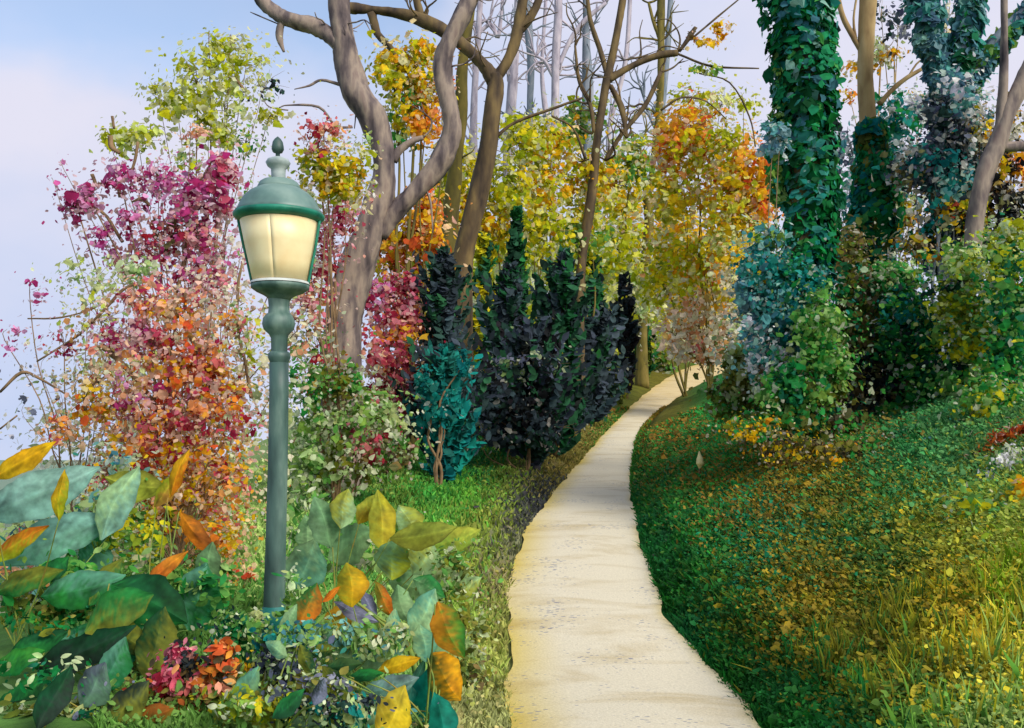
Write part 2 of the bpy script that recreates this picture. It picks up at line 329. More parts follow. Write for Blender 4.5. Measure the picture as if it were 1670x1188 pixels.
yy=np.concatenate([np.arange(-6,30,.09),np.arange(30,88,.25)]); xl,xr=edges(yy)
def wob(y,s): return .035*np.sin(y*1.7+s)+.018*np.sin(y*4.3+2*s)+.008*np.sin(y*9+s)
nc=26; tt=np.linspace(0,1,nc)
l2=xl+wob(yy,1.)+.0; r2=xr+wob(yy,3.)
PX=l2[:,None]*(1-tt)+r2[:,None]*tt; PYy=np.repeat(yy[:,None],nc,1)
zb=smooth_interp(yy,PY_,PZ)
PZz=zb[:,None]+.012+.02*(1-(2*tt-1)**2)[None]+.003*np.sin(PX*5+PYy*2.1)
Pp=np.stack([PX.ravel(),PYy.ravel(),PZz.ravel()],1)
i=np.arange(len(yy)-1)[:,None]*nc; j=np.arange(nc-1)[None]; Fp=np.stack([i+j,i+j+1,i+nc+j+1,i+nc+j],-1).reshape(-1,4)
mid=lin((230,219,190))*.84; yel=lin((214,190,92))*.9
e=np.clip(1-(tt/.30),0,1)[None]**1.3+0*PX; e2=np.clip(1-((1-tt)/.06),0,1)[None]+0*PX
nse=.5+.5*np.sin(PYy*1.9)*np.sin(PYy*.7+1.3)
e=(e*(.55+.55*nse)).ravel()[:,None]; e2=(e2*.5).ravel()[:,None]
pc=mid*(1-np.clip(e+e2,0,1))+yel*np.clip(e+e2,0,1)
farp=ss((Pp[:,1]-28)/18)[:,None]; pc=pc*(1-farp*.7)+lin((225,195,130))*.8*farp*.7  # peach glow at the far end, tinted into the path colour
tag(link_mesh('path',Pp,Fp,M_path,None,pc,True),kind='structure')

# ------------------------------------------------------------------ grass
def grass(name,label_cat,n,region,hgt,wid,lean=.35,jit=22,coltint=1.0,sharp=True):
    x,y=region(n); z=H(x,y); xl,xr=edges(y)
    ok=((x>xr-.01)|(x<xl+.01)); x,y,z=x[ok],y[ok],z[ok]; n=len(x)
    B=np.stack([x,y,z-.01],1); rgb=ground_rgb(B,sharp,jit)*rng.uniform(.7,1.3,(n,1))*coltint
    rgb=np.clip(rgb*np.array([1.28,1.34,1.15]),0,1); h=hgt(x,y)*rng.uniform(.5,1.35,n); w=wid(x,y)*rng.uniform(.6,1.4,n)
    a=rng.uniform(0,2*math.pi,n); D=np.stack([np.cos(a),np.sin(a),0*a],1); ln=rng.normal(0,lean,(n,3)); ln[:,2]=0
    up=np.array([0,0,1.])
    v0=B-D*w[:,None]; v1=B+D*w[:,None]; m=B+up*(h*.55)[:,None]+ln*(h*.35)[:,None]; v2=m+D*(w*.9)[:,None]; v4=m-D*(w*.9)[:,None]; v3=B+up*(h*.95)[:,None]+ln*h[:,None]
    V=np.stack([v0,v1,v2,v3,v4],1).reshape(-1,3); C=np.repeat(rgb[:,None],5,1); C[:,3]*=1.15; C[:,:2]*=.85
    return tag(link_mesh(name,V,np.arange(n*5).reshape(n,5),M_grass,None,C.reshape(-1,3)),label_cat[0],label_cat[1],kind='stuff')
def reg_right(n):
    y=3.0+25*rng.uniform(0,1,n)**1.8; xl,xr=edges(y); x=xr+ (0.02+ (0.62*y+1.2-xr).clip(.8,14)*rng.uniform(0,1,n)**.9); return x,y
def reg_left(n):
    y=4.5+32*rng.uniform(0,1,n)**1.3; xl,xr=edges(y); x=xl-.0-(.3+.36*y).clip(0,7)*rng.uniform(0,1,n)**.9; return x,y
def reg_edge(n):
    y=4+34*rng.uniform(0,1,n)**1.6; xl,xr=edges(y); s=rng.uniform(size=n)<.6; d=np.abs(rng.normal(0,.07,n)); return np.where(s,xr+d-.01,xl-d*1.6+.0),y
grass('grass',('mottled green and golden grass over the bank right of the path','grass'),110000,reg_right,lambda x,y:.04+.006*np.minimum(y,10),lambda x,y:.005+.0011*y,jit=42,lean=.6)
grass('grass',('soft green and olive grass left of the sandy path','grass'),60000,reg_left,lambda x,y:.035+.006*np.minimum(y,12),lambda x,y:.005+.0011*y)
grass('grass',('short fringe of dark grass along both edges of the path','grass'),16000,reg_edge,lambda x,y:.04+.002*y,lambda x,y:.005+.001*y)
def reg_long(n):
    c=rng.integers(0,230,n); cx=rng.uniform(0,1,230); cy=rng.uniform(3.0,6.3,230)
    y=cy[c]+rng.normal(0,.05,n); xl,xr=edges(y); x=xr+.3+cx[c]*(.60*y-xr+.4)+rng.normal(0,.04,n); return x,y
grass('tall_grass',('long upright green and yellow blades at the foot of the right bank','grass'),3400,reg_long,lambda x,y:.20+0*x,lambda x,y:.006+0*x,lean=.22,jit=60)
# low herbs: small ragged leaves hugging the bank
def herbs(name,label,n,reg,s0,jit):
    x,y=reg(n); xl,xr=edges(y); ok=((x>xr+.05)|(x<xl-.05)); x,y=x[ok],y[ok]; n=len(x); z=H(x,y)+np.abs(rng.normal(0,.05,n))+.02
    Pt=np.stack([x,y,z],1); rgb=ground_rgb(Pt,True,jit)*rng.uniform(.9,1.9,(n,1))*np.array([1.12,1.0,.9])
    L_=Leaves(); L_.add(Pt,rng.normal(0,.5,(n,3))+np.array([0,-.5,.9]),(s0*(.6+.1*y))*np.exp(rng.normal(0,.4,n)),rgb)
    return tag(link_mesh(name,np.vstack(L_.V),np.vstack(L_.F),M_grass,None,np.vstack(L_.C)),label,'ground cover',kind='stuff')
herbs('ground_cover','low leafy mottled herbs over the bank right of the path',190000,reg_right,.0115,48)
herbs('ground_cover','low leafy herbs in the grass left of the path',20000,reg_left,.012,26)

# ================================================================== STREET LAMP
LD=6.45
def lathe(name,prof,mat,parent,cx,seg=40,ang=(0,2*math.pi),thick=0,lean=None):
    """prof: (photo row, radius px[, centre px]) revolved around the post axis"""
    closed=abs(ang[1]-ang[0]-2*math.pi)<1e-6
    ns=seg if closed else seg+1; th=np.linspace(ang[0],ang[1],ns,endpoint=not closed)
    V=[]
    for p in prof:
        c=W(p[2] if len(p)>2 else cx,p[0],LD); r=p[1]*LD/F
        V.append(np.stack([c[0]+r*np.cos(th),c[1]+r*np.sin(th),np.full(ns,c[2])],1))
    m=len(prof); V=np.vstack(V); i=np.arange(m-1)[:,None]*ns; j=np.arange(ns if closed else ns-1)[None]; j2=(j+1)%ns if closed else j+1
    Fq=np.stack([i+j,i+ns+j,i+ns+j2,i+j2],-1).reshape(-1,4)
    o=link_mesh(name,V,Fq,mat,parent,smooth=True)
    if thick: md=o.modifiers.new('s','SOLIDIFY'); md.thickness=thick
    return o
M_iron=mat_noise('lamp_iron',[(40,62,58),(68,96,88),(108,132,120)],9,.55,.2,(1,1,.25),spec=.5,coords='Object')
M_irong=mat_noise('lamp_roof_paint',[(62,88,84),(92,122,114),(125,148,138)],4,.5,.12,spec=.5)
M_verd=mat_noise('lamp_verdigris',[(10,85,70),(20,115,92),(40,135,110)],9,.5,.1,spec=.4)
M_base=mat_noise('lamp_foot_paint',[(15,75,72),(25,105,98),(60,130,120)],7,.5,.15,spec=.4)
M_pale=mat_noise('lamp_pale_trim',[(150,160,155),(190,195,190),(210,212,208)],8,.6,.1)
M_silver=mat_noise('lamp_urn_paint',[(105,122,120),(150,163,160),(190,197,195)],6,.5,.1,spec=.4)
def mat_glass():
    m=bpy.data.materials.new('frosted_glass'); t,N,L=nt(m)
    tc=N.new('ShaderNodeTexCoord'); no=N.new('ShaderNodeTexNoise'); no.inputs['Scale'].default_value=7; no.inputs['Detail'].default_value=5; L.new(tc.outputs['Object'],no.inputs['Vector'])
    cr=N.new('ShaderNodeValToRGB'); cr.color_ramp.elements[0].position=.35; cr.color_ramp.elements[0].color=(*lin((222,196,145)),1); cr.color_ramp.elements[1].position=.65; cr.color_ramp.elements[1].color=(*lin((228,212,165)),1); L.new(no.outputs['Fac'],cr.inputs[0])
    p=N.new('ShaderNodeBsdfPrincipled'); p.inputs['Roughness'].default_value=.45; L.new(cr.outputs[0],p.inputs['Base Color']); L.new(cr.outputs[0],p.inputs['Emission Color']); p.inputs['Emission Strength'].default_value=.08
    o=N.new('ShaderNodeOutputMaterial'); L.new(p.outputs[0],o.inputs[0]); return m
M_glass=mat_glass()
lx=(448-HX)/F*LD; lamp=empty('street_lamp',(lx,LD,float(H(lx,LD))),'green iron street lamp with a cream glass lantern standing among the shrubs','street lamp')
gp=HY-(float(H(lx,LD))-.1-CZ)/LD*F
lathe('pole',[(592,1,455),(592,15.5,455),(640,15.5,455),(760,16,453),(880,16.5,450),(990,17.5,447),(996,17.5,447)],M_iron,lamp,450)
lathe('base',[(988,17,447),(994,22,447),(1002,26,446.5),(1012,26,446.5),(1020,21,446),(1028,19,446),(1042,20,446),(1050,24,446),(gp,25,446)],M_base,lamp,447)
lathe('collar',[(574,2,455.5),(574,15,455.5),(578,18,455.5),(584,18,455.5),(590,15.5,455.5),(596,14,455.5)],M_iron,lamp,455)
lathe('neck',[(478,19,455),(500,16.5,455),(512,17.5,455),(512.5,20,455),(520,25,454.5),(529,26.5,454.5),(538,24,454.5),(546,16,455),(552,13.5,455.5),(576,13,455.5)],M_iron,lamp,455)
cup=lathe('lantern_cup',[(464,44,457),(466,47,457),(471,46.5,457),(477,38,457),(482,26,456),(486,20,456),(490,17,456),(490,1,456)],M_iron,lamp,457)
lathe('rim',[(463.6,40,457),(460,44,457),(461,47,457),(464.5,47.5,457)],M_pale,cup,457)
for k in range(4):
    a0=math.pi/2*k+.005; lathe('glass_pane',[(363,62,455),(400,55.7,456),(430,49.6,456.5),(463,43,457)],M_glass,lamp,456,seg=14,ang=(a0-math.pi,a0+math.pi/2-.010-math.pi),thick=.004)
T=None
for a in (0,math.pi/2,math.pi):
    pts=[]
    for (py,r,c) in ((360,66,455),(400,59,456),(430,52.5,456.5),(466,45,457)):
        p=W(c,py,LD)+np.array([math.cos(a),math.sin(a),0])*r*LD/F; pts.append(p)
    Tubes().add(pts,[.0105,.0095,.009,.009],sides=8,sub=5,wob=.05).build('frame_bar',M_verd,lamp)
roof=lathe('roof',[(352,69,455),(349,71,455),(344,67,455),(336,63.5,455),(326,58,455),(316,48,455),(310,38,455),(307,33,455)],M_irong,lamp,455)
lathe('eave_band',[(349.5,71,455),(351,73,455),(355,73,455),(359,69,455),(362,64,455),(362,40,455)],M_verd,roof,455)
lathe('cap',[(309,34,455),(311,36,455),(306,34.5,455),(299,31,455),(295.5,26,455),(293,12,454)],M_irong,roof,455)
lathe('vent',[(296,9.5,454),(293,11.5,454),(283,11.5,454),(276,12,454),(272,17,453.5),(266,20,453.5),(261,17,453.5),(257,8,453.5),(256,4,453.5)],M_silver,roof,454)
lathe('finial',[(258,3.5,453),(250,3.5,453),(249,7.5,453),(244,10,453),(239,9.5,453),(232,8.2,453),(227,5,453),(223,.5,453)],M_iron,roof,453)

# ================================================================== TREES
def gpy(px,depth):
    x=(px-HX)/F*depth; z=float(H(x,depth)); return HY-(z-.1-CZ)/depth*F
def tree(name,label,px,depth,trunk,branches=(),bark='grey',group=None,crown=(),twigs=(),twigbark=None,cat='tree',csize=None,ivy=(),auto_twigs=0):
    x=(px-HX)/F*depth; root=empty(name,(x,depth,float(H(x,depth))),label,cat,group)
    g=gpy(trunk[0][0],depth); 
    if trunk[0][1]<g-4: trunk=[(trunk[0][0],g,trunk[0][2]*1.25)]+list(trunk)
    t=Tubes().px(trunk,depth,sides=14,sub=8,wob=.055).build('trunk',BARK[bark],root)
    for b in branches: Tubes().px(b,depth,sides=9,sub=6,wob=.1).build('branch',BARK[bark],root)
    src=[trunk[2:]]+list(branches)
    for s in twigs: Tubes().px(s,depth,sides=5,sub=4,wob=.15).build('twig',BARK[twigbark or bark],root)
    for k in range(auto_twigs):
        s=src[rng.integers(0,len(src))]; q=s[rng.integers(0,len(s))]
        if q[1]>330 or q[1]<-40: continue
        a=math.radians(rng.uniform(15,165)); L_=rng.uniform(30,85); x0,y0=q[0],q[1]; pts=[(x0,y0,1.9,0)]; dd=rng.normal(0,.3)
        for u in range(4):
            a+=rng.normal(0,.45); x0+=math.cos(a)*L_/4; y0-=math.sin(a)*L_/4; pts.append((x0,y0,1.7-.33*u,dd*(u+1)*.4))
        tw=Tubes(); tw.px(pts,depth,sides=4,sub=3,wob=.1)
        m=pts[rng.integers(1,4)]; a2=a+rng.choice([-1,1])*rng.uniform(.4,1); tw.px([(m[0],m[1],1.1,m[3]),(m[0]+math.cos(a2)*L_*.2,m[1]-math.sin(a2)*L_*.2,.9,m[3]),(m[0]+math.cos(a2)*L_*.4,m[1]-math.sin(a2)*L_*.42,.4,m[3])],depth,sides=4,sub=3); tw.build('twig',BARK[twigbark or bark],root)
    if crown:
        L_=Leaves()
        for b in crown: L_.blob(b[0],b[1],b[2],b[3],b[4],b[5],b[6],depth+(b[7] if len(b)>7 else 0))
        L_.build('crown',root)
    if ivy:
        L_=Leaves()
        for (pts,n,size,pal) in ivy:
            pts=np.array(pts,float); t_=rng.uniform(0,1,n); seg=np.linspace(0,1,len(pts))
            cx=np.interp(t_,seg,pts[:,0]); cy=np.interp(t_,seg,pts[:,1]); r=np.interp(t_,seg,pts[:,2])
            kk=rng.integers(0,max(6,n//30),n); mod=rng.uniform(.55,1.32,max(6,n//30)); # clumps
            ctt=rng.uniform(0,1,len(mod)); ca=rng.uniform(0,2*math.pi,len(mod))
            sel=rng.uniform(size=n)<.6
            t2=np.clip(ctt[kk]+rng.normal(0,.03,n),0,1); t_=np.where(sel,t2,t_)
            cx=np.interp(t_,seg,pts[:,0]); cy=np.interp(t_,seg,pts[:,1]); r=np.interp(t_,seg,pts[:,2])
            a=np.where(sel,ca[kk]+rng.normal(0,.45,n),rng.uniform(0,2*math.pi,n)); rr=r*np.where(sel,mod[kk],rng.uniform(.6,1.0,n))*depth/F
            P=np.stack([(cx-HX)/F*depth+rr*np.cos(a),depth+rr*np.sin(a),CZ-(cy-HY)/F*depth],1)
            Nn=np.stack([np.cos(a),np.sin(a),.35+0*a],1)+rng.normal(0,.4,(n,3))
            cp=np.vstack([PAL[p] for p in pal.split('+')]); cc=rng.integers(0,len(cp),len(mod)); rgb=cp[np.where(sel&(rng.uniform(size=n)<.8),cc[kk],rng.integers(0,len(cp),n))]*rng.uniform(.75,1.25,(n,1))
            L_.add(P,Nn,size*np.clip(np.exp(rng.normal(-.05,.45,n)),.35,1.7)*depth/F,rgb)
        L_.build('ivy',root)
    return root

tree('forked_tree','large pale grey tree with an S-bent trunk forking low, just right of the lamp',553,14.5,
 [(556,700,37),(556,590,33),(560,520,32),(577,450,30),(600,385,26),(617,330,23),(627,280,18),(622,235,19),(606,190,23),(581,150,24),(566,100,21),(558,50,18),(552,0,17),(548,-80,16)],
 [[(618,385,13),(645,345,16),(688,302,16),(722,258,17),(737,215,16),(732,170,15),(722,120,15),(728,80,15),(746,40,15),(768,-5,13),(792,-90,11)],
  [(556,75,15),(530,52,12),(500,40,13),(465,30,13),(438,12,11),(418,-14,9),(400,-60,7)],
  [(640,262,8),(652,245,7),(670,232,6),(690,224,3)],
  [(460,34,7),(455,58,6),(463,85,2)]],'grey',
 twigs=[[(560,140,3),(525,131,2.2),(505,140,2),(480,146,1)],[(610,198,2.5),(585,170,2),(578,210,1)],[(545,205,2),(520,175,2.4),(470,172,1.5),(455,176,1)],[(515,240,3),(532,212,2.5),(575,208,2)],[(690,300,2),(702,330,2),(706,380,1)],[(455,40,1.3),(420,25,1),(408,20,.6)],[(470,180,1.2),(440,175,1),(428,160,.8)]],auto_twigs=10)
tree('limbed_tree','olive brown tree whose long dark limb reaches left behind the forked grey tree',752,22,
 [(752,520,19),(754,430,17),(772,350,17),(791,270,15),(801,200,15),(808,140,13),(806,122,12)],
 [[(806,132,12),(785,103,10),(748,68,11),(700,38,11),(648,22,8),(605,16,7),(575,14,9),(545,8,5)],
  [(806,130,10),(828,100,9),(843,55,9),(852,5,8),(862,-60,7)],[(845,52,7),(868,24,7),(882,-8,6),(892,-50,5)],[(690,33,6),(680,5,6),(672,-40,5)]],'brown',
 twigs=[[(606,22,8),(616,56,7),(640,82,6),(650,112,3)],[(808,225,3),(840,200,3),(900,178,2.5),(950,160,2)],[(900,190,2),(935,210,2),(955,260,2.5)]],auto_twigs=16)
tree('olive_stem_tree','slender olive stem rising straight behind the conifers, left of the limbed tree',730,23.5,
 [(724,520,15),(730,420,14),(737,330,13),(744,260,11),(752,190,10),(754,110,9),(764,40,8),(772,-50,7)],[],'olive',auto_twigs=5)
tree('slender_tree','tall dark slender tree leaning right with thin forks, middle of the wood',948,30,
 [(944,560,9),(948,430,8),(962,340,8),(974,230,7),(986,150,6.5),(1002,75,6.5),(1014,10,6),(1022,-60,5)],
 [[(970,220,4),(962,170,3.5),(944,130,3),(938,75,2)],[(990,132,6),(1030,108,5),(1070,92,6),(1105,86,5)],[(988,262,3),(1012,222,4),(1052,172,4),(1078,118,3)],[(992,130,4),(978,80,4),(962,30,4),(955,-40,3)],[(996,140,4),(1014,178,5),(1022,225,3)]],'brown',
 twigs=[[(1105,88,2.5),(1160,108,2),(1238,112,1)],[(1108,84,3),(1125,60,4),(1135,45,3)],[(1130,62,2),(1170,28,1.8),(1210,-5,1)],[(1140,120,1.5),(1190,135,1.3),(1222,190,1.2),(1232,240,1)],[(1078,180,2),(1110,160,1.5),(1150,165,1.3),(1185,195,1)]],auto_twigs=34,crown=[(1178,48,12,14,50,6,'gold'),(1155,68,20,8,60,6,'gold'),(1130,58,8,10,18,5,'orange+umber'),(1150,112,26,10,50,6,'lgreen+lime')])
tree('split_stem_tree','slim tree with a narrow V fork beside the bend of the path',1046,46,
 [(1047,560,9),(1052,440,8.5),(1058,370,8),(1056,320,8)],
 [[(1056,322,5),(1044,270,4),(1034,232,4),(1030,215,2)],[(1058,320,5),(1066,260,5),(1074,190,5.5),(1078,120,6),(1078,40,6.5),(1080,-60,6)],[(1078,68,4),(1066,36,3),(1058,5,2)]],'olive',auto_twigs=14)
for k,(pts,br,lab,bk) in enumerate([
 ([(905,420,6.5),(903,300,6.5),(905,200,6.5),(906,110,7),(910,30,6.5),(912,-60,6)],[[(906,122,4),(928,70,4),(952,36,4),(988,5,3)],[(902,125,3),(888,100,3),(874,92,2)]],'brown-grey bare tree with a fork, rising left of the slender leaning tree','pale'),
 ([(868,430,5),(864,200,4.5),(866,110,6),(862,50,7),(860,-50,6)],[],'thin slate bare tree swelling near its top, left of the wood','slate'),
 ([(826,430,7),(828,250,7),(836,140,9),(842,60,5),(846,-50,5)],[],'pinkish grey bare tree standing close behind the limbed tree','pale'),
 ([(775,400,6),(772,250,7),(774,150,5),(780,60,5),(786,-50,5)],[[(775,60,3),(800,40,3),(812,60,4),(818,20,3),(822,-40,3)]],'faint grey bare tree between the two forks left of the wood','pale'),
 ([(962,420,8),(960,250,9),(958,130,9),(956,60,6),(955,-50,4)],[],'wide faint slate bare tree standing left of the slender leaning tree','slate'),
 ([(1000,430,5),(996,300,5),(994,210,4),(1020,100,4),(1030,-50,3)],[],'very thin grey bare tree at the middle of the wood','pale'),
 ([(1082,430,7),(1080,300,7),(1078,200,6),(1088,90,5),(1096,-40,4)],[[(1080,230,3),(1060,190,3),(1050,160,2)]],'thin slate bare tree right of the V forked tree','slate'),
 ([(880,420,4),(886,300,5),(893,220,6),(884,120,3),(890,0,3)],[],'thin pale bare tree with a bowed stem over the yellow thicket','pale')]):
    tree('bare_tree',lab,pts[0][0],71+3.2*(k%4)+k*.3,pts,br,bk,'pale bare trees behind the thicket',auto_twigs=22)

tree('ivy_tree','tall trunk thickly wrapped in bright dark-green ivy, right of the path',1300,14,
 [(1298,640,26),(1305,400,25),(1318,200,25),(1306,0,26),(1300,-120,24)],[],'brown',
 ivy=[([(1296,690,34),(1298,620,38),(1302,500,44),(1316,400,40),(1320,300,44),(1318,180,46),(1306,90,48),(1300,0,52),(1298,-90,50)],6800,8.5,'ivy+ivy+deep+blueg'),([(1340,520,18),(1345,330,20),(1352,180,20),(1338,40,18),(1334,-60,16)],1200,8,'ivyd+ivy'),([(1268,330,16),(1262,240,14),(1280,140,14),(1262,60,16)],500,8,'lgreen+ivy')])
tree('tan_tree','tan trunk bare at the top and ivy-covered below, right of the green ivy trunk',1415,16.5,
 [(1420,560,17),(1420,380,15),(1419,260,14),(1414,180,12.5),(1411,110,13),(1414,40,13),(1420,-90,13)],
 [[(1404,84,4),(1392,62,4.5),(1372,20,4),(1362,-40,3)],[(1434,170,5),(1452,150,4),(1475,130,3.5),(1505,112,3)]],'tan',
 twigs=[[(1395,64,2.5),(1392,30,2),(1400,-20,2)],[(1480,128,2),(1500,100,1.5),(1530,95,1)]],
 ivy=[([(1416,560,40),(1415,440,42),(1425,340,38),(1428,260,30),(1420,200,20)],2800,8,'deep+teal+olive+ivy')])
tree('blue_ivy_tree','trunk forking into three, hung with blue-green ivy, at upper right',1550,15.3,
 [(1560,520,20),(1556,380,20),(1552,280,20),(1550,190,18),(1552,150,17)],
 [[(1548,165,13),(1530,110,13),(1512,50,13),(1500,-30,13),(1496,-90,12)],[(1556,165,14),(1566,90,14),(1578,20,14),(1585,-90,13)],[(1560,185,12),(1590,120,13),(1632,62,13),(1690,5,12),(1740,-40,12)]],'slate',
 ivy=[([(1556,440,46),(1556,320,44),(1552,220,38),(1550,160,28)],2400,8.5,'bluei+slate+ink'),([(1545,170,20),(1528,110,22),(1512,40,24),(1500,-60,24)],1500,8.5,'bluei+blueg'),([(1558,170,20),(1568,90,24),(1580,0,24),(1586,-60,24)],1500,8.5,'bluei+blueg+deep'),([(1562,185,14),(1590,125,20),(1632,68,22),(1700,0,22)],1100,8.5,'bluei+blueg+lgreen')])
tree('leaning_tree','greyish brown trunk leaning right with an upright fork, at the right edge',1600,13.6,
 [(1576,520,11),(1582,440,12),(1592,350,14),(1606,285,15),(1628,230,14),(1646,180,13),(1675,120,13),(1710,40,12)],
 [[(1630,225,10),(1634,175,8),(1637,110,6.5),(1638,40,6),(1636,-40,5)],[(1622,240,9),(1650,240,9),(1690,238,8)]],'grey')

HALO=.52; DENS=.72; PALE=.55
# ================================================================== THE WOOD BEHIND (each shrub or small tree its own thing)
wood=[ # label, px, depth, blobs
 ('olive-lime sapling crown at the left end of the yellow thicket',742,26,[(745,275,38,45,520,9,'yolive'),(722,300,22,60,260,8,'yolive'),(740,350,35,50,400,8,'yolive+gold')]),
 ('lime and gold bush behind the limbed tree',812,27,[(850,230,36,38,360,8,'lime+yolive'),(820,310,45,50,560,8,'yolive+lime'),(800,380,45,45,480,8,'yolive+gold')]),
 ('bright gold and lime bush behind the middle conifers',885,29,[(900,235,40,35,420,8,'yolive+gold'),(880,300,45,50,560,8,'gold+lime'),(870,380,55,55,620,8,'lime+yolive'),(855,205,30,25,160,7,'lime')]),
 ('green-topped bush at the foot of the slender leaning tree',955,31,[(950,185,45,28,260,7,'lgreen+lime'),(930,215,35,22,180,7,'lgreen'),(960,300,42,55,520,8,'lime+gold'),(945,390,45,55,520,8,'yolive+lgreen')]),
 ('tall yellow-green bush between the slender tree and the V forked tree',1015,44,[(1030,265,38,40,460,8,'yolive+lgreen'),(1005,310,38,50,460,8,'gold+lime'),(1010,400,45,60,620,8,'lime+yolive'),(1030,480,40,45,360,8,'lime+pgreen')]),
 ('orange-crested lime tree right of the V forked tree',1158,35,[(1100,545,36,34,200,8,'peach+cream'),(1155,572,40,26,240,8,'peach+cream+coral'),(1125,205,42,38,420,8,'orange+gold'),(1150,255,55,50,700,8,'lime+yolive+orange'),(1095,240,26,45,300,8,'orange+gold'),(1105,320,45,45,480,8,'lime+gold'),(1145,160,55,30,130,7,'limep+lime'),(1175,170,45,22,90,6,'lime'),(1120,430,40,50,500,8,'gold+lime+yolive'),(1135,510,42,40,260,8,'peach+cream')]),
 ('golden orange tree against the green ivy trunk',1215,33,[(1225,275,40,42,480,8,'orange+gold'),(1200,320,45,55,600,8,'gold+lime'),(1235,330,30,40,340,8,'gold+orange'),(1215,165,35,20,60,7,'lime'),(1185,235,30,40,240,7,'lime'),(1195,390,45,45,400,8,'gold+limep'),(1205,460,34,45,380,8,'gold+limep+cream'),(1195,540,30,40,320,8,'peach+cream+pgreen')]),
 ('gold and amber bush above the top of the path',1120,38,[(1110,400,50,50,620,8,'gold+yolive'),(1150,440,50,45,560,8,'gold+lime+orange'),(1085,460,40,50,420,8,'lime+yolive'),(1180,480,40,35,300,8,'gold+cream')]),
 ('peach-coloured bush where the path disappears',1140,69,[(1125,535,48,38,420,8,'peach+orange'),(1165,560,40,40,340,8,'peach+cream'),(1085,555,35,40,320,8,'yolive+peach'),(1110,590,50,20,240,7,'peach+olive'),(1150,515,55,25,200,7,'cream+gold')]),
 ('pale green low bush under the yellow thicket beside the path',1060,53,[(1050,520,38,45,360,8,'pgreen+lime'),(1070,590,32,40,300,8,'lgreen+olive')]),
]
for lab,px,dp,bl in wood: plant('thicket_bush',lab,'bush',px,dp,bl,'yellow bushes of the wood behind',bark='olive',stem_r=2.2)
# backing wood further off, reads as one mass between the bushes
L_=Leaves()
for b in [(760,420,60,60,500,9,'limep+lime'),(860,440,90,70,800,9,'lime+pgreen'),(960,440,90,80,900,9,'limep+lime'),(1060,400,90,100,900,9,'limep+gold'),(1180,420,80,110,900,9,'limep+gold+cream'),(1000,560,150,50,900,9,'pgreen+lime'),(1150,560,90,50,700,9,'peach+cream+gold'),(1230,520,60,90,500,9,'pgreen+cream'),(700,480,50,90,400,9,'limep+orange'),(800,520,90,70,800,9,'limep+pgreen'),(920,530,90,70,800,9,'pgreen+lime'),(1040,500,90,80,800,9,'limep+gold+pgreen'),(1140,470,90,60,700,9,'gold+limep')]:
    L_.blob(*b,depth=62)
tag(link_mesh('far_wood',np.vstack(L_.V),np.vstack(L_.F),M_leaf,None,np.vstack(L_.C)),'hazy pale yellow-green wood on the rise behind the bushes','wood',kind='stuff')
for q in ():pass
plant('autumn_tree','yellow and orange tree between the two limbs of the forked grey tree',672,19,[(640,110,34,38,260,9,'gold+lime'),(680,85,26,26,200,9,'lime+gold'),(690,140,38,38,380,8,'gold+yolive'),(690,195,28,40,340,8,'orange+gold'),(655,165,30,40,220,8,'lgreen+yolive'),(650,215,22,26,60,8,'pgreen+green'),(725,140,16,40,120,7,'orange')],'autumn trees beyond the lamp',bark='olive',stem_r=4)
plant('autumn_tree','orange gold bush behind the foot of the forked grey tree, left of the conifers',668,19.5,[(690,345,34,35,330,8,'gold+orange'),(665,400,48,40,560,9,'orange+rust+gold'),(695,400,30,45,340,9,'orange+gold'),(640,440,40,30,260,8,'orange+yolive')],'autumn trees beyond the lamp',bark='twig')
plant('red_bush','crimson and pink bush right of the forked grey tree trunk',655,17.2,[(655,490,28,45,420,8,'rose+red'),(620,490,30,40,300,7,'rose+mag'),(640,540,46,40,480,8,'coral+red+orange'),(640,600,50,40,460,8,'red+coral'),(625,650,50,40,360,8,'red+pgreen+umber'),(655,655,24,36,220,8,'red+coral')],bark='twig',stem_r=3)
plant('red_bush','pink and red feathery bush left of the forked trunk, behind the lantern',535,13.5,[(545,365,34,42,220,7,'rose'),(530,425,30,45,240,7,'red+rose'),(505,500,36,45,220,7,'peach+rose'),(500,430,34,60,200,7,'cream+rose+pgreen'),(490,330,30,50,160,7,'cream+pgreen+rose'),(575,330,26,50,120,7,'rose+cream'),(510,570,40,45,240,7,'red+lgreen'),(540,620,50,40,200,7,'rust+lgreen')],bark='twig',stem_r=3)
plant('yellow_bush','yellow bush with a dark red crest right of the lantern top',545,12.6,[(528,212,30,20,170,6,'red+coral'),(520,240,32,22,130,6,'rose+lime'),(545,285,42,40,420,8,'yolive+gold'),(515,270,26,32,200,8,'yolive'),(560,310,30,22,180,9,'yolive+lime'),(585,260,25,40,110,7,'lime+pgreen')],bark='twig',stem_r=2.6)
plant('green_bush','light green shrub with reddish tips at the foot of the forked grey tree',560,12.6,[(500,640,34,45,260,8,'lgreen+green'),(555,620,42,30,330,8,'umber+olive+green'),(600,680,60,36,480,8,'pgreen+lgreen'),(530,700,50,45,440,8,'pgreen+lgreen'),(600,720,50,30,260,8,'red+pgreen'),(500,770,34,50,340,8,'pgreen+lgreen'),(560,760,45,40,320,8,'pgreen+olive'),(640,740,40,30,200,8,'umber+lgreen')],bark='twig',
 stems=[[(508,860,2),(505,800,2),(512,755,1)],[(580,800,2),(580,700,1.5)]],stem_r=2.5)

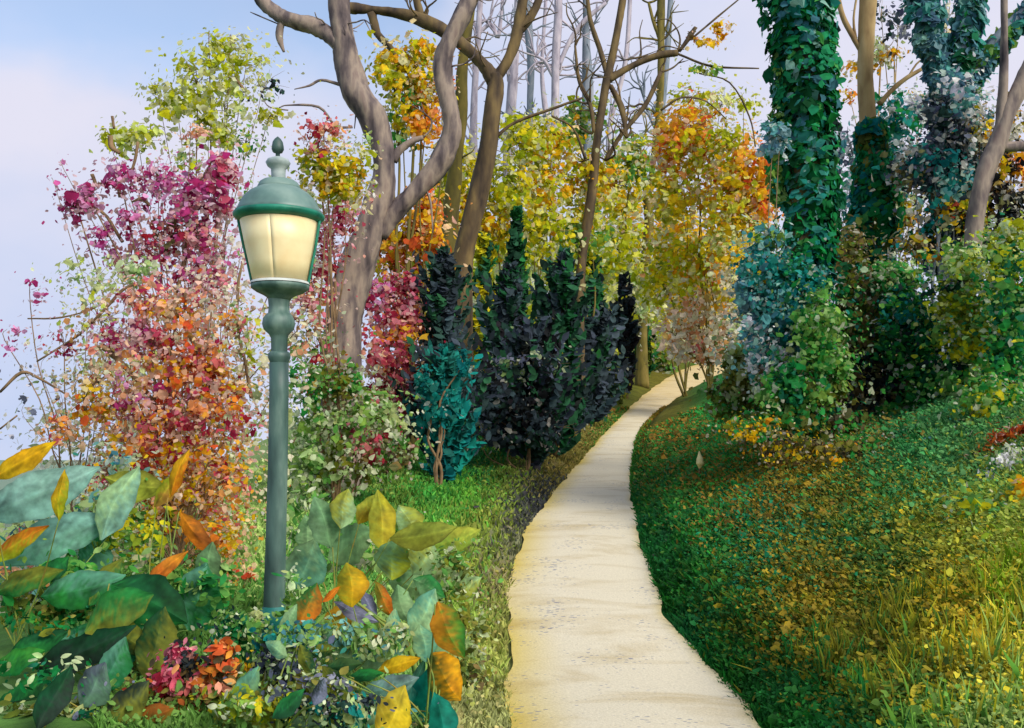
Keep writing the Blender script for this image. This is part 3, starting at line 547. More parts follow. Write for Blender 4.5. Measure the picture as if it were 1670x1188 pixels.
# ================================================================== DARK CONIFERS
HALO=.38; DENS=1.0; PALE=.2
def conifer(label,px,base,top,hw,depth,pal,n=150,name='conifer',size=7,lean=0,group='dark conifers beside the path'):
    x=(px-HX)/F*depth; root=empty(name,(x,depth,float(H(x,depth))),label,'conifer',group)
    g=gpy(px,depth); base=g
    Tubes().px([(px,base,5),(px+lean*.5,(base+top)/2,3.5),(px+lean,top+6,1)],depth,sides=7,sub=5).build('trunk',BARK['brown'],root)
    L_=Leaves(); cp=np.vstack([PAL[p] for p in pal.split('+')]); s=depth/F
    for k in range(int(n*1.5)):
        t=rng.uniform(.02,1)**.85; y0=base+(top-base)*t; a=rng.uniform(0,2*math.pi); r=hw*1.35*(1-t**2.4)*rng.uniform(.3,1.25)*(1+.5*math.sin(11*t+px+1.5*math.sin(a)))+5
        st=np.array([(px+lean*t-HX)*s,depth,CZ-(y0-HY)*s]); d=np.array([math.cos(a),math.sin(a),0.]); rise=rng.uniform(.6,1.9)
        m=12; u=np.linspace(.25,1,m)
        C=st+d*(r*s)*u[:,None]+np.array([0,0,1])*(r*s)*(rise*u**1.5)[:,None]
        ax=norm(d+np.array([0,0,rise*1.4])); side=norm(np.cross(ax,[0,0,1.]))*np.where(np.arange(m)%2,1,-1)[:,None]
        axis=norm(ax+side*.55+rng.normal(0,.12,(m,3))); C=C+side*size*.45*s*(1.2-u[:,None])
        c=cp[rng.integers(0,len(cp))]; rgb=np.repeat(c[None],m,0)*rng.uniform(.8,1.2,(m,1))
        L_.add(C,np.array([0,-.6,.5])+rng.normal(0,.5,(m,3)),np.full(m,size*1.35*s)*rng.uniform(.7,1.2,m),rgb,shape='leaf',axis=axis)
    m=14; u=np.linspace(0,1,m); C=np.stack([np.full(m,(px+lean-HX)*s),np.full(m,depth),CZ-(top+26-u*30-HY)*s],1)
    L_.add(C,rng.normal(0,1,(m,3))+np.array([0,-1,0]),np.full(m,size*1.1*s),np.repeat(cp[:1],m,0),shape='lance',axis=norm(np.array([0,0,1.])+rng.normal(0,.3,(m,3))))
    L_.build('foliage',root,M_fir); return root
conifer('broad slate-grey conifer at the left end of the dark row',722,700,412,40,16.9,'fir+ink',210)
conifer('dark conifer with a jagged top, second from the left of the row',832,700,440,38,20.5,'fir+ink+firg',190)
conifer('dark green conifer with a rounded leaning tip, right of the jagged one',905,700,415,36,22,'fir+firg',180,lean=16)
conifer('squat ink-dark conifer in front of the middle of the row',866,700,545,46,19,'ink+black+fir',170)
conifer('slim mid green conifer standing behind the row',965,690,420,22,32,'firg+fir',130)
conifer('low dark conifer near the right end of the row',962,680,530,34,31,'ink+fir',150)
conifer('thin nearly black conifer closest to the path',1020,650,455,13,41,'black+ink',110,size=6)
conifer('thin green conifer right of the nearly black one',1050,650,540,13,50,'firg+olive',70,size=6)
conifer('small green conifer top showing between the slate and the jagged one',790,600,385,22,25,'firg+yolive',90)
conifer('slim green conifer top behind the jagged one',842,600,345,13,26,'firg',90)
plant('dark_undergrowth','ink-dark undergrowth along the foot of the conifers','undergrowth',860,18.6,[(800,650,50,40,380,8,'ink+fir'),(860,665,50,32,420,8,'ink+black'),(955,640,40,36,360,8,'ink+firg+slate',13),(900,700,50,14,160,7,'black+ink'),(760,690,40,22,160,8,'ink+slate'),(1000,625,22,26,160,7,'ink+olive',20),(870,600,60,30,100,7,'pgreen+slate'),(850,715,70,14,300,8,'ink+fir'),(925,680,40,18,300,8,'ink+firg',8)],stem_r=2)
conifer('teal young fir in front of the slate-grey conifer',728,720,572,34,16.3,'teal',80,name='young_fir',size=8,group='dark conifers beside the path')
plant('teal_shrub','teal shrub with fanned fronds at the left foot of the conifers','shrub',716,15.6,[(700,640,20,22,80,9,'teal'),(756,600,12,28,60,9,'teal'),(722,675,26,24,100,9,'teal'),(690,610,10,16,30,8,'teal')],stem_r=3,shape='leaf')

# ================================================================== LEFT AUTUMN SHRUBS
HALO=.62; DENS=.56; PALE=.7
plant('lime_tree','airy yellow-green tree rising behind the magenta shrub',330,11.5,[(380,75,34,22,150,8,'lime'),(345,70,20,18,60,9,'lime'),(330,130,55,45,420,9,'lime+limep'),(285,165,40,30,260,10,'lime+limep'),(400,105,45,35,260,7,'limep+lime'),(262,150,22,14,60,8,'lime'),(220,225,42,24,300,9,'limep+lime'),(172,224,14,10,30,7,'lime'),(370,170,45,40,220,8,'limep'),(440,190,20,16,90,8,'lime+yolive'),(340,200,20,18,70,8,'lime'),(360,225,30,22,150,9,'lime+limep'),(310,260,30,30,120,7,'lime+pgreen'),(420,140,40,40,120,6,'pgreen+ink'),(400,230,34,40,130,6,'pgreen+green'),(405,330,30,60,170,6,'pgreen+lgreen')],bark='twig',
 stems=[[(400,150,3),(385,130,2.5),(370,125,1)]],stem_r=2.4)
plant('magenta_shrub','tall loose magenta shrub left of the lantern against the sky',300,10,[(125,335,26,24,200,9,'mag'),(145,320,16,24,120,10,'mag'),(200,288,28,22,220,9,'mag'),(100,275,16,14,14,5,'mag'),(255,280,26,30,160,7,'mag'),(265,300,30,22,140,7,'mag'),(362,275,26,30,260,10,'mag+rose'),(320,315,50,34,380,9,'mag'),(340,330,40,30,260,9,'mag+rose'),(220,345,30,34,170,7,'mag'),(290,375,46,34,380,9,'mag+rose+umber'),(170,390,34,26,170,7,'mag'),(330,395,40,40,300,8,'mag+rose'),(250,410,44,32,260,7,'red+mag'),(330,450,50,30,240,8,'mag+rose'),(370,420,34,40,200,7,'mag+cream'),(90,305,20,20,24,5,'mag'),(315,215,24,16,90,6,'coral+rose')],bark='twig',
 stems=[[(262,560,3.5),(300,430,3),(312,330,2.6),(350,255,1.5)],[(200,395,3),(165,345,3),(110,335,2)],[(196,322,3),(190,300,3),(160,300,2)],[(150,285,3.5),(158,305,3)],[(225,232,3),(220,262,2.5),(212,285,1.5)],[(183,190,2.5),(186,210,2.5)],[(180,222,4),(182,240,4),(195,250,3)],[(245,335,2),(230,325,3),(215,330,1.5)]],stem_r=2.8)
plant('pink_shrub','sparse pink and pale green shrub at the left edge against the sky',130,9.3,[(60,480,24,26,50,6,'mag'),(15,555,26,26,50,6,'mag'),(100,560,36,26,80,6,'mag+red'),(150,460,55,34,230,7,'pgreen+limep'),(215,440,40,20,150,8,'pgreen'),(165,520,60,40,200,7,'limep+peach'),(180,545,40,30,200,7,'mag+red'),(60,600,50,40,50,6,'white+slate'),(120,630,50,40,120,6,'pgreen+peach'),(30,680,40,40,30,7,'slate+white')],bark='twig',
 stems=[[(60,590,1.5),(130,545,2.5),(175,500,2.5),(205,470,2.5),(245,458,1.5)],[(45,520,1),(100,518,1.5),(160,500,1),(185,470,1)],[(0,640,2),(35,608,3),(65,618,2.5),(110,645,1.5)],[(0,700,1.6),(28,678,1.6)]],stem_r=2)
plant('orange_shrub','broad coral and orange shrub left of the lamp post',290,8.6,[(240,485,46,30,300,8,'coral+rose'),(290,515,50,45,420,8,'orange+peach+coral'),(350,480,40,40,200,7,'rose+cream'),(375,540,36,45,220,7,'rose+orange+pgreen'),(215,545,44,34,300,8,'mag+rose'),(250,560,40,24,240,8,'red+rose'),(290,595,56,38,480,9,'coral+orange'),(335,600,36,44,320,10,'coral+rust'),(170,590,44,36,240,8,'peach+coral+pgreen'),(150,655,38,40,320,8,'orange+gold'),(220,650,54,40,480,8,'mag+coral+peach'),(300,670,60,46,620,8,'orange+red+coral'),(370,640,36,50,300,7,'gold+orange+peach'),(385,690,34,50,260,7,'rose+red+pgreen'),(235,720,60,40,560,9,'orange+coral+gold'),(320,740,66,46,660,8,'orange+red+gold'),(200,770,44,40,360,9,'rust+gold+red'),(170,800,34,30,200,7,'red+cream+orange'),(280,800,56,44,460,8,'gold+orange+peach'),(355,810,50,60,560,7,'gold+orange+coral'),(350,880,50,50,460,7,'orange+gold'),(380,950,36,34,260,9,'orange'),(235,850,50,40,330,8,'yolive+rust+orange'),(95,700,30,24,130,8,'orange+coral'),(400,560,24,60,180,6,'pgreen+lime'),(395,760,26,60,160,6,'pgreen+gold')],bark='twig',
 stems=[[(275,700,2.5),(240,640,3.5),(200,595,4),(170,568,4.5),(145,568,2)],[(140,670,3),(140,640,3),(172,615,3),(178,610,1)],[(262,505,2),(288,512,3),(305,535,3.5),(320,570,3.5),(345,630,2),(375,700,1.5)],[(302,470,3),(302,505,3)],[(410,650,3),(400,590,3),(388,540,2.5),(388,470,2.5),(395,430,1.5)],[(390,545,2.5),(402,515,2.5),(417,503,1.5)],[(370,650,2),(384,618,1.5)]],stem_r=3.4)
plant('cream_shrub','pale creamy leafed shrub filling the gap behind the orange shrub',310,10.4,[(460,420,50,90,260,8,'cream+pgreen+rose'),(490,540,40,70,220,8,'cream+pgreen+peach'),(440,640,40,90,260,8,'pgreen+cream'),(100,680,60,50,160,8,'cream+pgreen'),(150,760,70,50,200,9,'cream+pgreen'),(380,620,50,90,260,8,'cream+peach+rose'),(240,420,70,50,220,8,'white+rose'),(250,600,120,70,500,9,'cream+limep'),(320,720,90,70,500,9,'cream+limep+peach'),(200,700,70,60,300,9,'cream+peach'),(370,850,50,80,300,9,'cream+peach'),(330,500,90,50,300,8,'cream+peach+white')],stem_r=2)
plant('speckled_shrub','pale teal shrub under the orange one at the left edge',90,7.6,[(190,760,40,30,180,8,'pgreen+blueg'),(150,830,50,50,300,10,'blueg+pgreen'),(60,860,60,50,380,11,'blueg+pgreen'),(130,900,60,40,360,10,'green+blueg'),(30,930,40,34,180,10,'blueg+coral'),(90,800,36,30,40,5,'coral+orange'),(60,900,50,40,60,5,'coral'),(150,960,90,36,420,11,'green+lgreen'),(60,980,70,30,320,10,'green+olive'),(220,890,50,50,340,11,'yolive+lgreen'),(40,840,40,20,60,8,'pgreen')],bark='twig',stem_r=2.4,shape='leaf')

# ================================================================== RIGHT SIDE SHRUBS
HALO=.45; DENS=1.0; PALE=.25
plant('blue_shrub','blue-green shrub with golden specks at the foot of the green ivy trunk',1255,13.2,[(1240,430,34,36,320,8,'blueg+teal'),(1225,480,24,40,280,9,'blueg+bluei'),(1265,500,44,45,520,8,'blueg+teal'),(1300,470,45,50,520,8,'deep+teal'),(1310,540,40,36,360,9,'teal+blueg'),(1250,560,40,45,380,8,'blueg+white'),(1255,390,24,26,140,8,'lgreen+blueg'),(1240,440,30,30,60,5,'gold'),(1290,500,40,30,50,4,'gold'),(1290,590,40,36,260,8,'pgreen+deep+white'),(1265,215,20,22,90,9,'blueg+bluei'),(1262,235,22,14,60,9,'bluei')],bark='twig',stem_r=3)
plant('olive_bush','pale olive bush where the path bends out of sight',1215,15.5,[(1205,590,26,28,260,9,'pgreen+olive'),(1215,630,34,24,240,8,'olive+pgreen'),(1240,620,26,34,240,8,'umber+pgreen'),(1180,640,30,14,120,8,'olive+lgreen'),(1205,668,40,16,260,8,'olive+lgreen+green')],stem_r=2)
plant('green_bush','bright green rounded bush directly below the blue-green shrub',1330,12.6,[(1300,630,44,34,420,9,'deep+green'),(1350,590,46,36,460,8,'green+lgreen'),(1340,520,40,45,460,8,'green+lgreen'),(1270,650,30,26,200,9,'green+lgreen'),(1310,690,60,26,520,8,'deep+green+olive'),(1250,690,40,22,300,8,'green+olive'),(1370,700,50,24,360,8,'umber+olive+green'),(1340,640,40,26,260,9,'lgreen+olive')],stem_r=3)
plant('brown_bush','brown and ink coloured twiggy bush in the middle of the right bank',1405,14.2,[(1400,480,45,60,560,8,'umber+olive+deep'),(1385,410,30,40,300,8,'umber+olive'),(1410,550,48,40,460,8,'umber+olive+lgreen'),(1420,610,56,36,560,8,'ink+umber+black'),(1345,665,44,20,300,8,'ink+black+umber'),(1400,670,60,24,380,8,'umber+ink'),(1455,640,40,28,260,8,'ink+umber')],bark='brown',stem_r=3)
plant('emerald_bush','deep emerald bush to the right of the brown twiggy one',1490,13.8,[(1480,500,48,42,560,8,'green+deep+teal'),(1490,560,55,45,620,8,'deep+green+ivyd'),(1460,450,40,26,300,8,'pgreen+green'),(1520,620,60,40,560,8,'deep+green'),(1490,690,60,36,460,8,'lgreen+green'),(1540,690,60,36,420,8,'green+deep'),(1440,720,40,26,200,8,'lgreen+green'),(1440,745,60,24,380,8,'olive+lgreen+green'),(1520,750,70,24,480,8,'lgreen+teal+green')],bark='twig',stem_r=3)
plant('lime_bush','lime and olive bush on the slope below the leaning trunk',1590,13,[(1580,500,50,50,600,8,'lime+olive+lgreen'),(1590,430,50,34,420,8,'pgreen+lgreen+limep'),(1600,560,60,45,620,8,'yolive+lgreen'),(1590,630,60,40,520,8,'green+lgreen'),(1570,700,60,36,420,8,'lgreen+green+pgreen'),(1600,745,60,26,380,8,'lgreen+pgreen+green'),(1560,600,30,12,90,9,'ivyd'),(1550,470,40,10,70,8,'ivyd')],bark='twig',stem_r=3)
plant('edge_bush','mixed green bush at the right edge of the picture, mid height',1655,12,[(1650,500,44,50,500,9,'green+deep+lgreen'),(1650,430,44,40,400,8,'lime+lgreen+deep'),(1655,590,40,45,420,8,'deep+green'),(1640,670,44,40,360,8,'olive+lgreen+green'),(1655,380,36,24,200,8,'yolive+pgreen')],bark='twig',stem_r=3)
plant('rust_fern','rust-brown arching fern on the bank at the right edge',1640,9.5,[(1620,745,24,22,160,8,'rust+olive'),(1645,715,28,14,170,8,'rust'),(1668,700,20,12,90,8,'rust'),(1600,770,22,20,100,8,'olive+lgreen')],stem_r=2,shape='lance')
plant('white_flowering_shrub','white-speckled flowering shrub below the rust fern at the right edge',1655,8.8,[(1650,750,26,18,150,7,'white+pgreen'),(1628,778,22,14,110,7,'white+green'),(1655,785,26,14,120,7,'deep+pgreen'),(1610,800,22,14,80,7,'pgreen')],stem_r=2)
plant('golden_shrub','golden leafed shrub cut by the right edge below the white shrub',1668,7.8,[(1664,815,16,30,90,12,'gold'),(1650,860,26,36,140,12,'lime+lgreen'),(1600,850,44,40,260,9,'yolive+lgreen'),(1580,880,40,36,160,7,'lime+gold')],stem_r=2,shape='leaf')
HALO=.6; DENS=.62; PALE=.45
plant('grey_leaf_tree','teal and grey leaves filling the gap right of the green ivy trunk',1445,18,[(1390,250,34,50,240,8,'white+slate+blueg'),(1390,330,30,50,200,8,'blueg+white'),(1460,200,40,45,400,8,'teal+deep'),(1470,260,50,45,420,8,'white+teal+blueg'),(1460,330,50,45,380,8,'pgreen+umber+white'),(1500,170,40,30,200,8,'blueg+white'),(1360,400,16,60,120,7,'pgreen+white'),(1450,390,40,30,240,8,'umber+white'),(1480,350,30,20,140,9,'gold+olive')],bark='slate',stem_r=4)
plant('dark_leaf_tree','ink-purple and teal foliage hanging low between the blue ivy trunk and the leaning one',1530,14.8,[(1545,180,34,30,300,9,'slate+ink'),(1560,220,30,30,260,9,'ink+slate'),(1520,270,50,38,520,8,'ink+slate+teal'),(1490,280,36,30,300,8,'ink+umber'),(1560,300,36,40,380,9,'teal+blueg'),(1590,250,26,30,200,8,'blueg+white'),(1540,350,36,30,260,9,'teal+gold+umber'),(1500,400,40,30,260,8,'deep+gold+umber'),(1570,150,30,40,200,9,'bluei+white'),(1600,190,34,40,160,7,'white+blueg')],bark='slate',stem_r=4)
plant('amber_leaf_tree','sparse amber and yellow leaves high between the tan trunk and the ivy trunks',1460,20,[(1435,85,30,26,90,8,'cream+pgreen'),(1450,90,20,12,80,7,'gold'),(1400,110,30,14,80,8,'gold+cream'),(1385,155,12,14,40,7,'gold+orange'),(1495,160,20,12,60,7,'gold+lgreen'),(1440,30,26,30,120,6,'ink+slate'),(1470,40,20,34,90,6,'ink+slate'),(1540,55,12,14,40,8,'gold+lgreen'),(1540,20,20,40,80,7,'cream+blueg')],bark='tan',stem_r=3)
plant('gold_leaf_tree','gold leaves and near-black clusters around the leaning trunk at the right edge',1640,14.6,[(1600,220,24,30,170,7,'gold+cream+ink'),(1650,200,30,36,260,7,'cream+gold+umber'),(1655,270,24,26,170,9,'gold+orange+black'),(1640,320,44,26,280,9,'black+umber'),(1655,360,34,34,320,9,'black+ink'),(1625,300,26,22,140,7,'peach+black'),(1590,340,30,34,220,8,'lime+yolive+gold'),(1560,340,24,16,90,8,'gold+rust'),(1600,390,40,24,220,8,'limep+lgreen'),(1640,240,40,16,90,6,'black')],bark='brown',stem_r=3)
HALO=.45; DENS=1.0; PALE=.25
# flower on the bank
plant('low_bush','low mottled green and brown bush hugging the upper bank under the emerald bush','bush',1470,11.3,[(1430,735,50,26,300,7,'olive+umber+green'),(1490,745,50,30,360,7,'green+lgreen+deep'),(1450,775,60,24,260,6,'olive+green'),(1380,745,44,22,220,6,'umber+olive+gold')],stem_r=1.8)
plant('low_bush','low bright and pale green bush on the upper bank under the lime bush','bush',1575,10.8,[(1560,735,50,30,360,7,'lgreen+green+blueg'),(1600,715,44,34,360,7,'lgreen+pgreen+olive'),(1530,785,56,26,260,6,'lgreen+green+pgreen'),(1620,650,50,40,420,8,'green+lgreen+yolive')],stem_r=1.8)
plant('low_bush','low rust-flecked green bush below the bright green rounded bush','bush',1270,12.0,[(1230,700,44,20,200,6,'olive+gold+green'),(1290,730,60,24,260,6,'umber+olive+gold'),(1340,770,60,20,180,5,'olive+umber')],stem_r=1.6)
fx=(1140-HX)/F*14.0; fr=empty('wildflower',(fx,14.0,float(H(fx,14.0))),'single pale wildflower bud on a brown stalk in the dark grass right of the path','flower')
g=gpy(1140,14)
Tubes().px([(1140,g,2.2),(1141,g-18,1.6),(1141,g-32,1.4)],14,sides=6,sub=3).build('stalk',BARK['twig'],fr)
Tubes().px([(1141,g-28,1.5),(1141.5,g-36,6),(1141,g-44,5),(1140.5,g-56,1)],14,sides=9,sub=5).build('bud',mat_noise('bud_petal',[(225,205,120),(235,225,170)],8,.7,.1),fr)

# ================================================================== FOREGROUND BROAD-LEAVED PLANTS
HALO=.4; DENS=1.1; PALE=0
def biglev(L_,T,px,py,ln,wd,ang,c1,c2,Y,root=None,tilt=None):
    s=Y/F; a=math.radians(ang); nu,nv=25,11
    u=np.linspace(-1,1,nu); v=np.linspace(-1,1,nv)
    prof=np.interp(u,np.linspace(-1,1,11),[.03,.42,.72,.92,1.,1.,.93,.8,.6,.33,.02]); prof=np.convolve(np.pad(prof,1,mode='edge'),[.2,.6,.2],'valid')*(1+rng.normal(0,.022,nu))
    Uu,Vv=np.meshgrid(u,v,indexing='ij'); pr=prof[:,None]*(1+.06*np.sin(Uu*9+ln)*np.abs(Vv))
    x=Uu*ln/2; y=Vv*wd/2*pr+.06*wd*np.sin(Uu*2.2+px)
    tz=rng.uniform(-.35,.35) if tilt is None else tilt
    zz=-(np.abs(Vv)*pr)*wd*.16+ -.10*ln*Uu**2+ .03*ln*np.sin(Uu*5+px)*np.abs(Vv)+x*tz
    X2=(x*math.cos(a)-y*math.sin(a)); Y2=(x*math.sin(a)+y*math.cos(a))
    c=W(px,py,Y); P=np.stack([c[0]+X2*s,c[1]-zz*s+Y2*s*.35,c[2]+Y2*s],-1).reshape(-1,3)
    gz=H(P[:,0],P[:,1])+.01; P[:,2]=np.maximum(P[:,2],gz)
    i=np.arange(nu-1)[:,None]*nv; j=np.arange(nv-1)[None]; Fq=np.stack([i+j,i+nv+j,i+nv+j+1,i+j+1],-1).reshape(-1,4)
    k=1/(1+np.exp(-(Uu*1.2+Vv*1.6+rng.normal(0,.5,Uu.shape)+.4*math.sin(px))*2)); k=k[...,None]
    col=lin(c1)*(1-k)+lin(c2)*k; col=col*rng.uniform(.9,1.1,col.shape[:2]+(1,)); vein=((Uu*4.2-np.abs(Vv)*1.5+rng.uniform())%1)<.2; rib=np.where(np.abs(Vv)<.05,1.35,np.where(vein,1.16,1.0))[...,None]; blot=np.prod([1-.45*np.exp(-((Uu-rng.uniform(-1,1))**2+(Vv-rng.uniform(-1,1))**2)/rng.uniform(.01,.08)) for _ in range(3)],axis=0)[...,None]; rib=rib*blot; edge=np.where(np.abs(Vv)>.95,.72,1.)[...,None]; col=col*rib*edge
    L_.V.append(P); L_.F.append(Fq+L_.n); L_.C.append(col.reshape(-1,3)); L_.n+=len(P)
    if root is not None:
        e=c+np.array([-math.cos(a)*ln/2*s,0,-math.sin(a)*ln/2*s]); r=np.array(root)
        T.add([r,(r+e)/2+np.array([rng.normal(0,.04),.02,.06]),e],[.006,.0045,.003],sides=6,sub=5)
def bigplant(name,label,px,depth,lv,cat='plant',group=None,extra=(),stemcol='stemg',small=()):
    x=(px-HX)/F*depth; z=float(H(x,depth)); root=empty(name,(x,depth,z),label,cat,group)
    L_=Leaves(); T=Tubes()
    for q in lv:
        Y=depth+rng.uniform(-.35,.35)+(q[7] if len(q)>7 else 0); biglev(L_,T,q[0],q[1],q[2],q[3],q[4],q[5],q[6],Y,(x+rng.normal(0,.04),depth+rng.normal(0,.04),z-.02))
    for st in extra: T.px(st,depth,sides=7,sub=5)
    T.build('stem',STEM,root)
    L2=Leaves()
    for b in small: L2.blob(b[0],b[1],b[2],b[3],b[4],b[5]*1.25,b[6],depth+(b[7] if len(b)>7 else 0),shape='leaf',dr=min(30,b[2]))
    if L2.n: link_mesh('foliage',np.vstack(L_.V+L2.V),[np.vstack(L_.F),np.vstack(L2.F)+L_.n],M_big,root,np.vstack(L_.C+L2.C))
    else: L_.build('foliage',root,M_big)
    return root
STEM=mat_noise('green_stem',[(70,110,50),(120,140,60),(150,120,50)],9,.7,.1)
gld=(205,160,25); org=(200,110,25); grn=(35,120,55); dgr=(22,75,42); ptl=(120,168,150); pgr=(150,185,130); olv_=(120,125,40); ink=(42,58,48); brn=(150,90,30); ylg=(165,170,60); ggr=(110,150,100); tl=(20,125,105); lim=(150,160,30); slt=(125,130,155); sea=(95,155,125)
bigplant('broad_leaf_plant','gold-tipped broad-leaved plant at the left edge, pale teal leaves below a golden one',40,5.8,[
 (35,752,120,38,33,gld,(225,175,20)),(97,808,84,26,88,lim,gld,-.2),(25,888,110,34,30,lim,org),(60,805,190,80,28,ptl,(140,180,165),.4),(90,880,180,70,25,sea,ptl,.4),(85,930,60,36,45,dgr,grn),(150,900,90,60,70,sea,grn,.4),(40,950,130,40,20,grn,olv_),(170,950,80,40,60,grn,olv_),(130,960,140,60,15,grn,sea,.2),(190,820,120,60,75,ptl,pgr,.6)],
 small=[(120,930,70,30,110,9,'green+lgreen',.2),(60,1000,70,24,110,9,'green+olive'),(150,1000,60,24,90,9,'lgreen+deep')])
bigplant('broad_leaf_plant','orange and brown leaved stems rising from green leaves, left of the lamp foot',260,6.2,[
 (290,772,86,24,68,org,gld),(270,800,60,30,60,(175,130,50),lim,.3),(320,872,92,30,-52,org,brn),(265,932,92,26,42,org,(215,130,40)),(215,790,110,50,170,olv_,ylg,.4),(340,925,80,46,85,(90,120,80),ggr,.2),(320,975,110,80,75,grn,sea),(230,960,90,50,35,dgr,grn,.3)],
 small=[(200,860,50,40,120,9,'yolive+lgreen',.3),(340,960,50,40,100,9,'green+lgreen')])
bigplant('broad_leaf_plant','large glossy green-leaved plant near the lower left corner',200,5.4,[
 (240,985,140,80,-28,grn,dgr),(190,1000,110,70,30,olv_,grn,.2),(130,1062,200,56,24,ink,dgr),(210,1045,110,46,-20,dgr,olv_),(250,1050,110,70,80,olv_,dgr,.1),(160,1035,140,40,10,sea,grn,.3),(60,1050,100,36,25,grn,dgr),(25,1080,90,40,18,grn,(60,140,50))],
 small=[(180,1050,80,30,90,10,'deep+olive'),(240,1090,60,40,90,9,'umber+olive'),(60,1020,60,14,60,8,'olive+deep')])
bigplant('broad_leaf_plant','dark green oval-leaved plant in the lower left corner',80,4.7,[
 (30,1140,100,52,42,dgr,grn),(85,1140,96,50,75,ink,dgr),(150,1120,80,60,60,(100,140,110),(90,100,110)),(180,1090,100,56,70,grn,sea,.1),(40,1190,100,40,15,pgr,olv_),(130,1175,80,40,80,olv_,(110,120,70)),(205,1150,90,54,50,olv_,ink,.1),(240,1180,90,50,30,olv_,brn)],
 small=[(60,1100,70,30,60,9,'deep+pgreen'),(150,1160,70,40,90,9,'slate+olive+deep'),(60,1170,70,30,60,9,'pgreen+olive')])
bigplant('flowering_plant','rust and pink flower clump with a dark heart in the left foreground',310,4.9,[
 (270,1180,80,46,20,olv_,brn),(370,1170,90,50,60,olv_,(150,160,60)),(330,1180,70,50,90,brn,olv_)],cat='flower',
 small=[(300,1080,24,24,110,9,'black+ink'),(270,1110,26,24,120,9,'rose+red'),(290,1070,18,16,60,9,'rose'),(320,1115,44,30,260,10,'rust+umber+coral'),(360,1080,24,30,110,10,'rust+orange+umber'),(290,1150,50,24,180,9,'rust+olive'),(345,1150,40,26,150,9,'olive+lgreen'),(240,1150,34,34,130,9,'umber+olive')])
bigplant('small_leaf_plant','dark small-leaved plant against pale leaves just left of the lamp foot',385,5.5,[
 (410,1060,60,36,80,sea,grn),(395,1130,70,40,60,ggr,pgr),(360,1060,60,20,40,pgr,sea)],
 small=[(370,1030,34,34,120,6,'deep+ivyd+pgreen'),(395,1060,34,30,130,7,'green+pgreen+deep'),(410,1020,34,20,90,7,'pgreen+lgreen'),(400,1100,34,40,180,8,'lgreen+gold+deep'),(420,1160,40,36,200,9,'pgreen+lgreen+deep'),(385,1170,24,20,80,8,'yolive')])
bigplant('leafy_plant','mixed olive and ink leaves under the lamp foot at the bottom edge',470,5.0,[
 (500,1080,60,24,-60,olv_,dgr),(530,1155,60,20,-70,dgr,olv_),(455,1100,50,30,30,ink,slt),(525,1062,46,22,15,dgr,olv_),(440,1150,60,26,70,ggr,grn)],
 small=[(460,1075,40,26,200,8,'slate+ink+pgreen'),(450,1120,50,30,260,9,'olive+ink+lgreen'),(500,1120,50,34,240,9,'olive+slate+pgreen'),(480,1170,60,30,260,9,'olive+lgreen+teal'),(520,1165,40,30,160,8,'slate+ink+white'),(445,1040,30,16,90,8,'teal+lgreen'),(480,1040,34,20,110,9,'lgreen+sea' if False else 'lgreen+blueg'),(545,1185,50,26,160,9,'teal+slate+pgreen')])
bigplant('broad_leaf_plant','grey-green round-leaved plant immediately right of the lamp post',540,6.5,[
 (526,852,88,56,112,ggr,(120,160,115)),(572,888,84,62,28,(120,155,105),ggr),(495,922,86,72,65,sea,pgr),(560,830,64,44,80,pgr,ylg,.2),(500,870,60,40,100,pgr,ggr,.3),(620,850,100,46,100,(185,170,40),ylg),(600,830,60,34,60,(190,160,40),ylg,.2),(642,912,66,60,80,lim,ggr),(690,872,110,44,8,olv_,(130,140,50)),(690,910,60,60,60,pgr,ylg,.2),(665,850,60,44,120,ylg,pgr,.3),(740,880,90,44,15,(120,150,50),ylg,.4),(670,955,90,46,-20,pgr,ggr,.2),(715,940,60,44,30,pgr,ggr,.3)],
 small=[(600,900,90,50,120,9,'pgreen+lgreen',.5),(700,920,60,40,120,9,'lgreen+pgreen',.6),(490,860,30,60,90,8,'pgreen+lgreen',.5)])
bigplant('broad_leaf_plant','plant of golden and orange-edged leaves right of the lamp foot',590,5.7,[
 (570,955,72,54,100,gld,(150,150,40)),(500,990,78,44,72,org,grn),(550,1012,68,44,48,gld,(190,140,30)),(596,1038,60,36,95,brn,gld),(625,978,66,24,118,org,olv_),(655,985,60,40,110,pgr,ggr,.1),(580,1000,80,26,155,slt,(140,140,165),.1),(600,985,50,22,130,slt,slt,.1),(640,1052,74,40,50,ptl,sea),(540,970,34,12,40,org,org),(690,1000,80,50,60,pgr,sea,.2),(700,960,60,34,-25,ggr,grn,.2)],
 extra=[[(575,978,2.5),(610,1005,2.5),(650,1042,2)],[(590,990,2),(630,1015,2),(658,1030,1.5)],[(680,1110,5),(672,1070,5),(660,1040,4),(662,1020,2)]],
 small=[(550,1050,50,30,90,8,'pgreen+lgreen',.2),(500,1030,30,20,90,8,'green+blueg',.1),(480,970,18,40,70,8,'lgreen+pgreen',.3)])
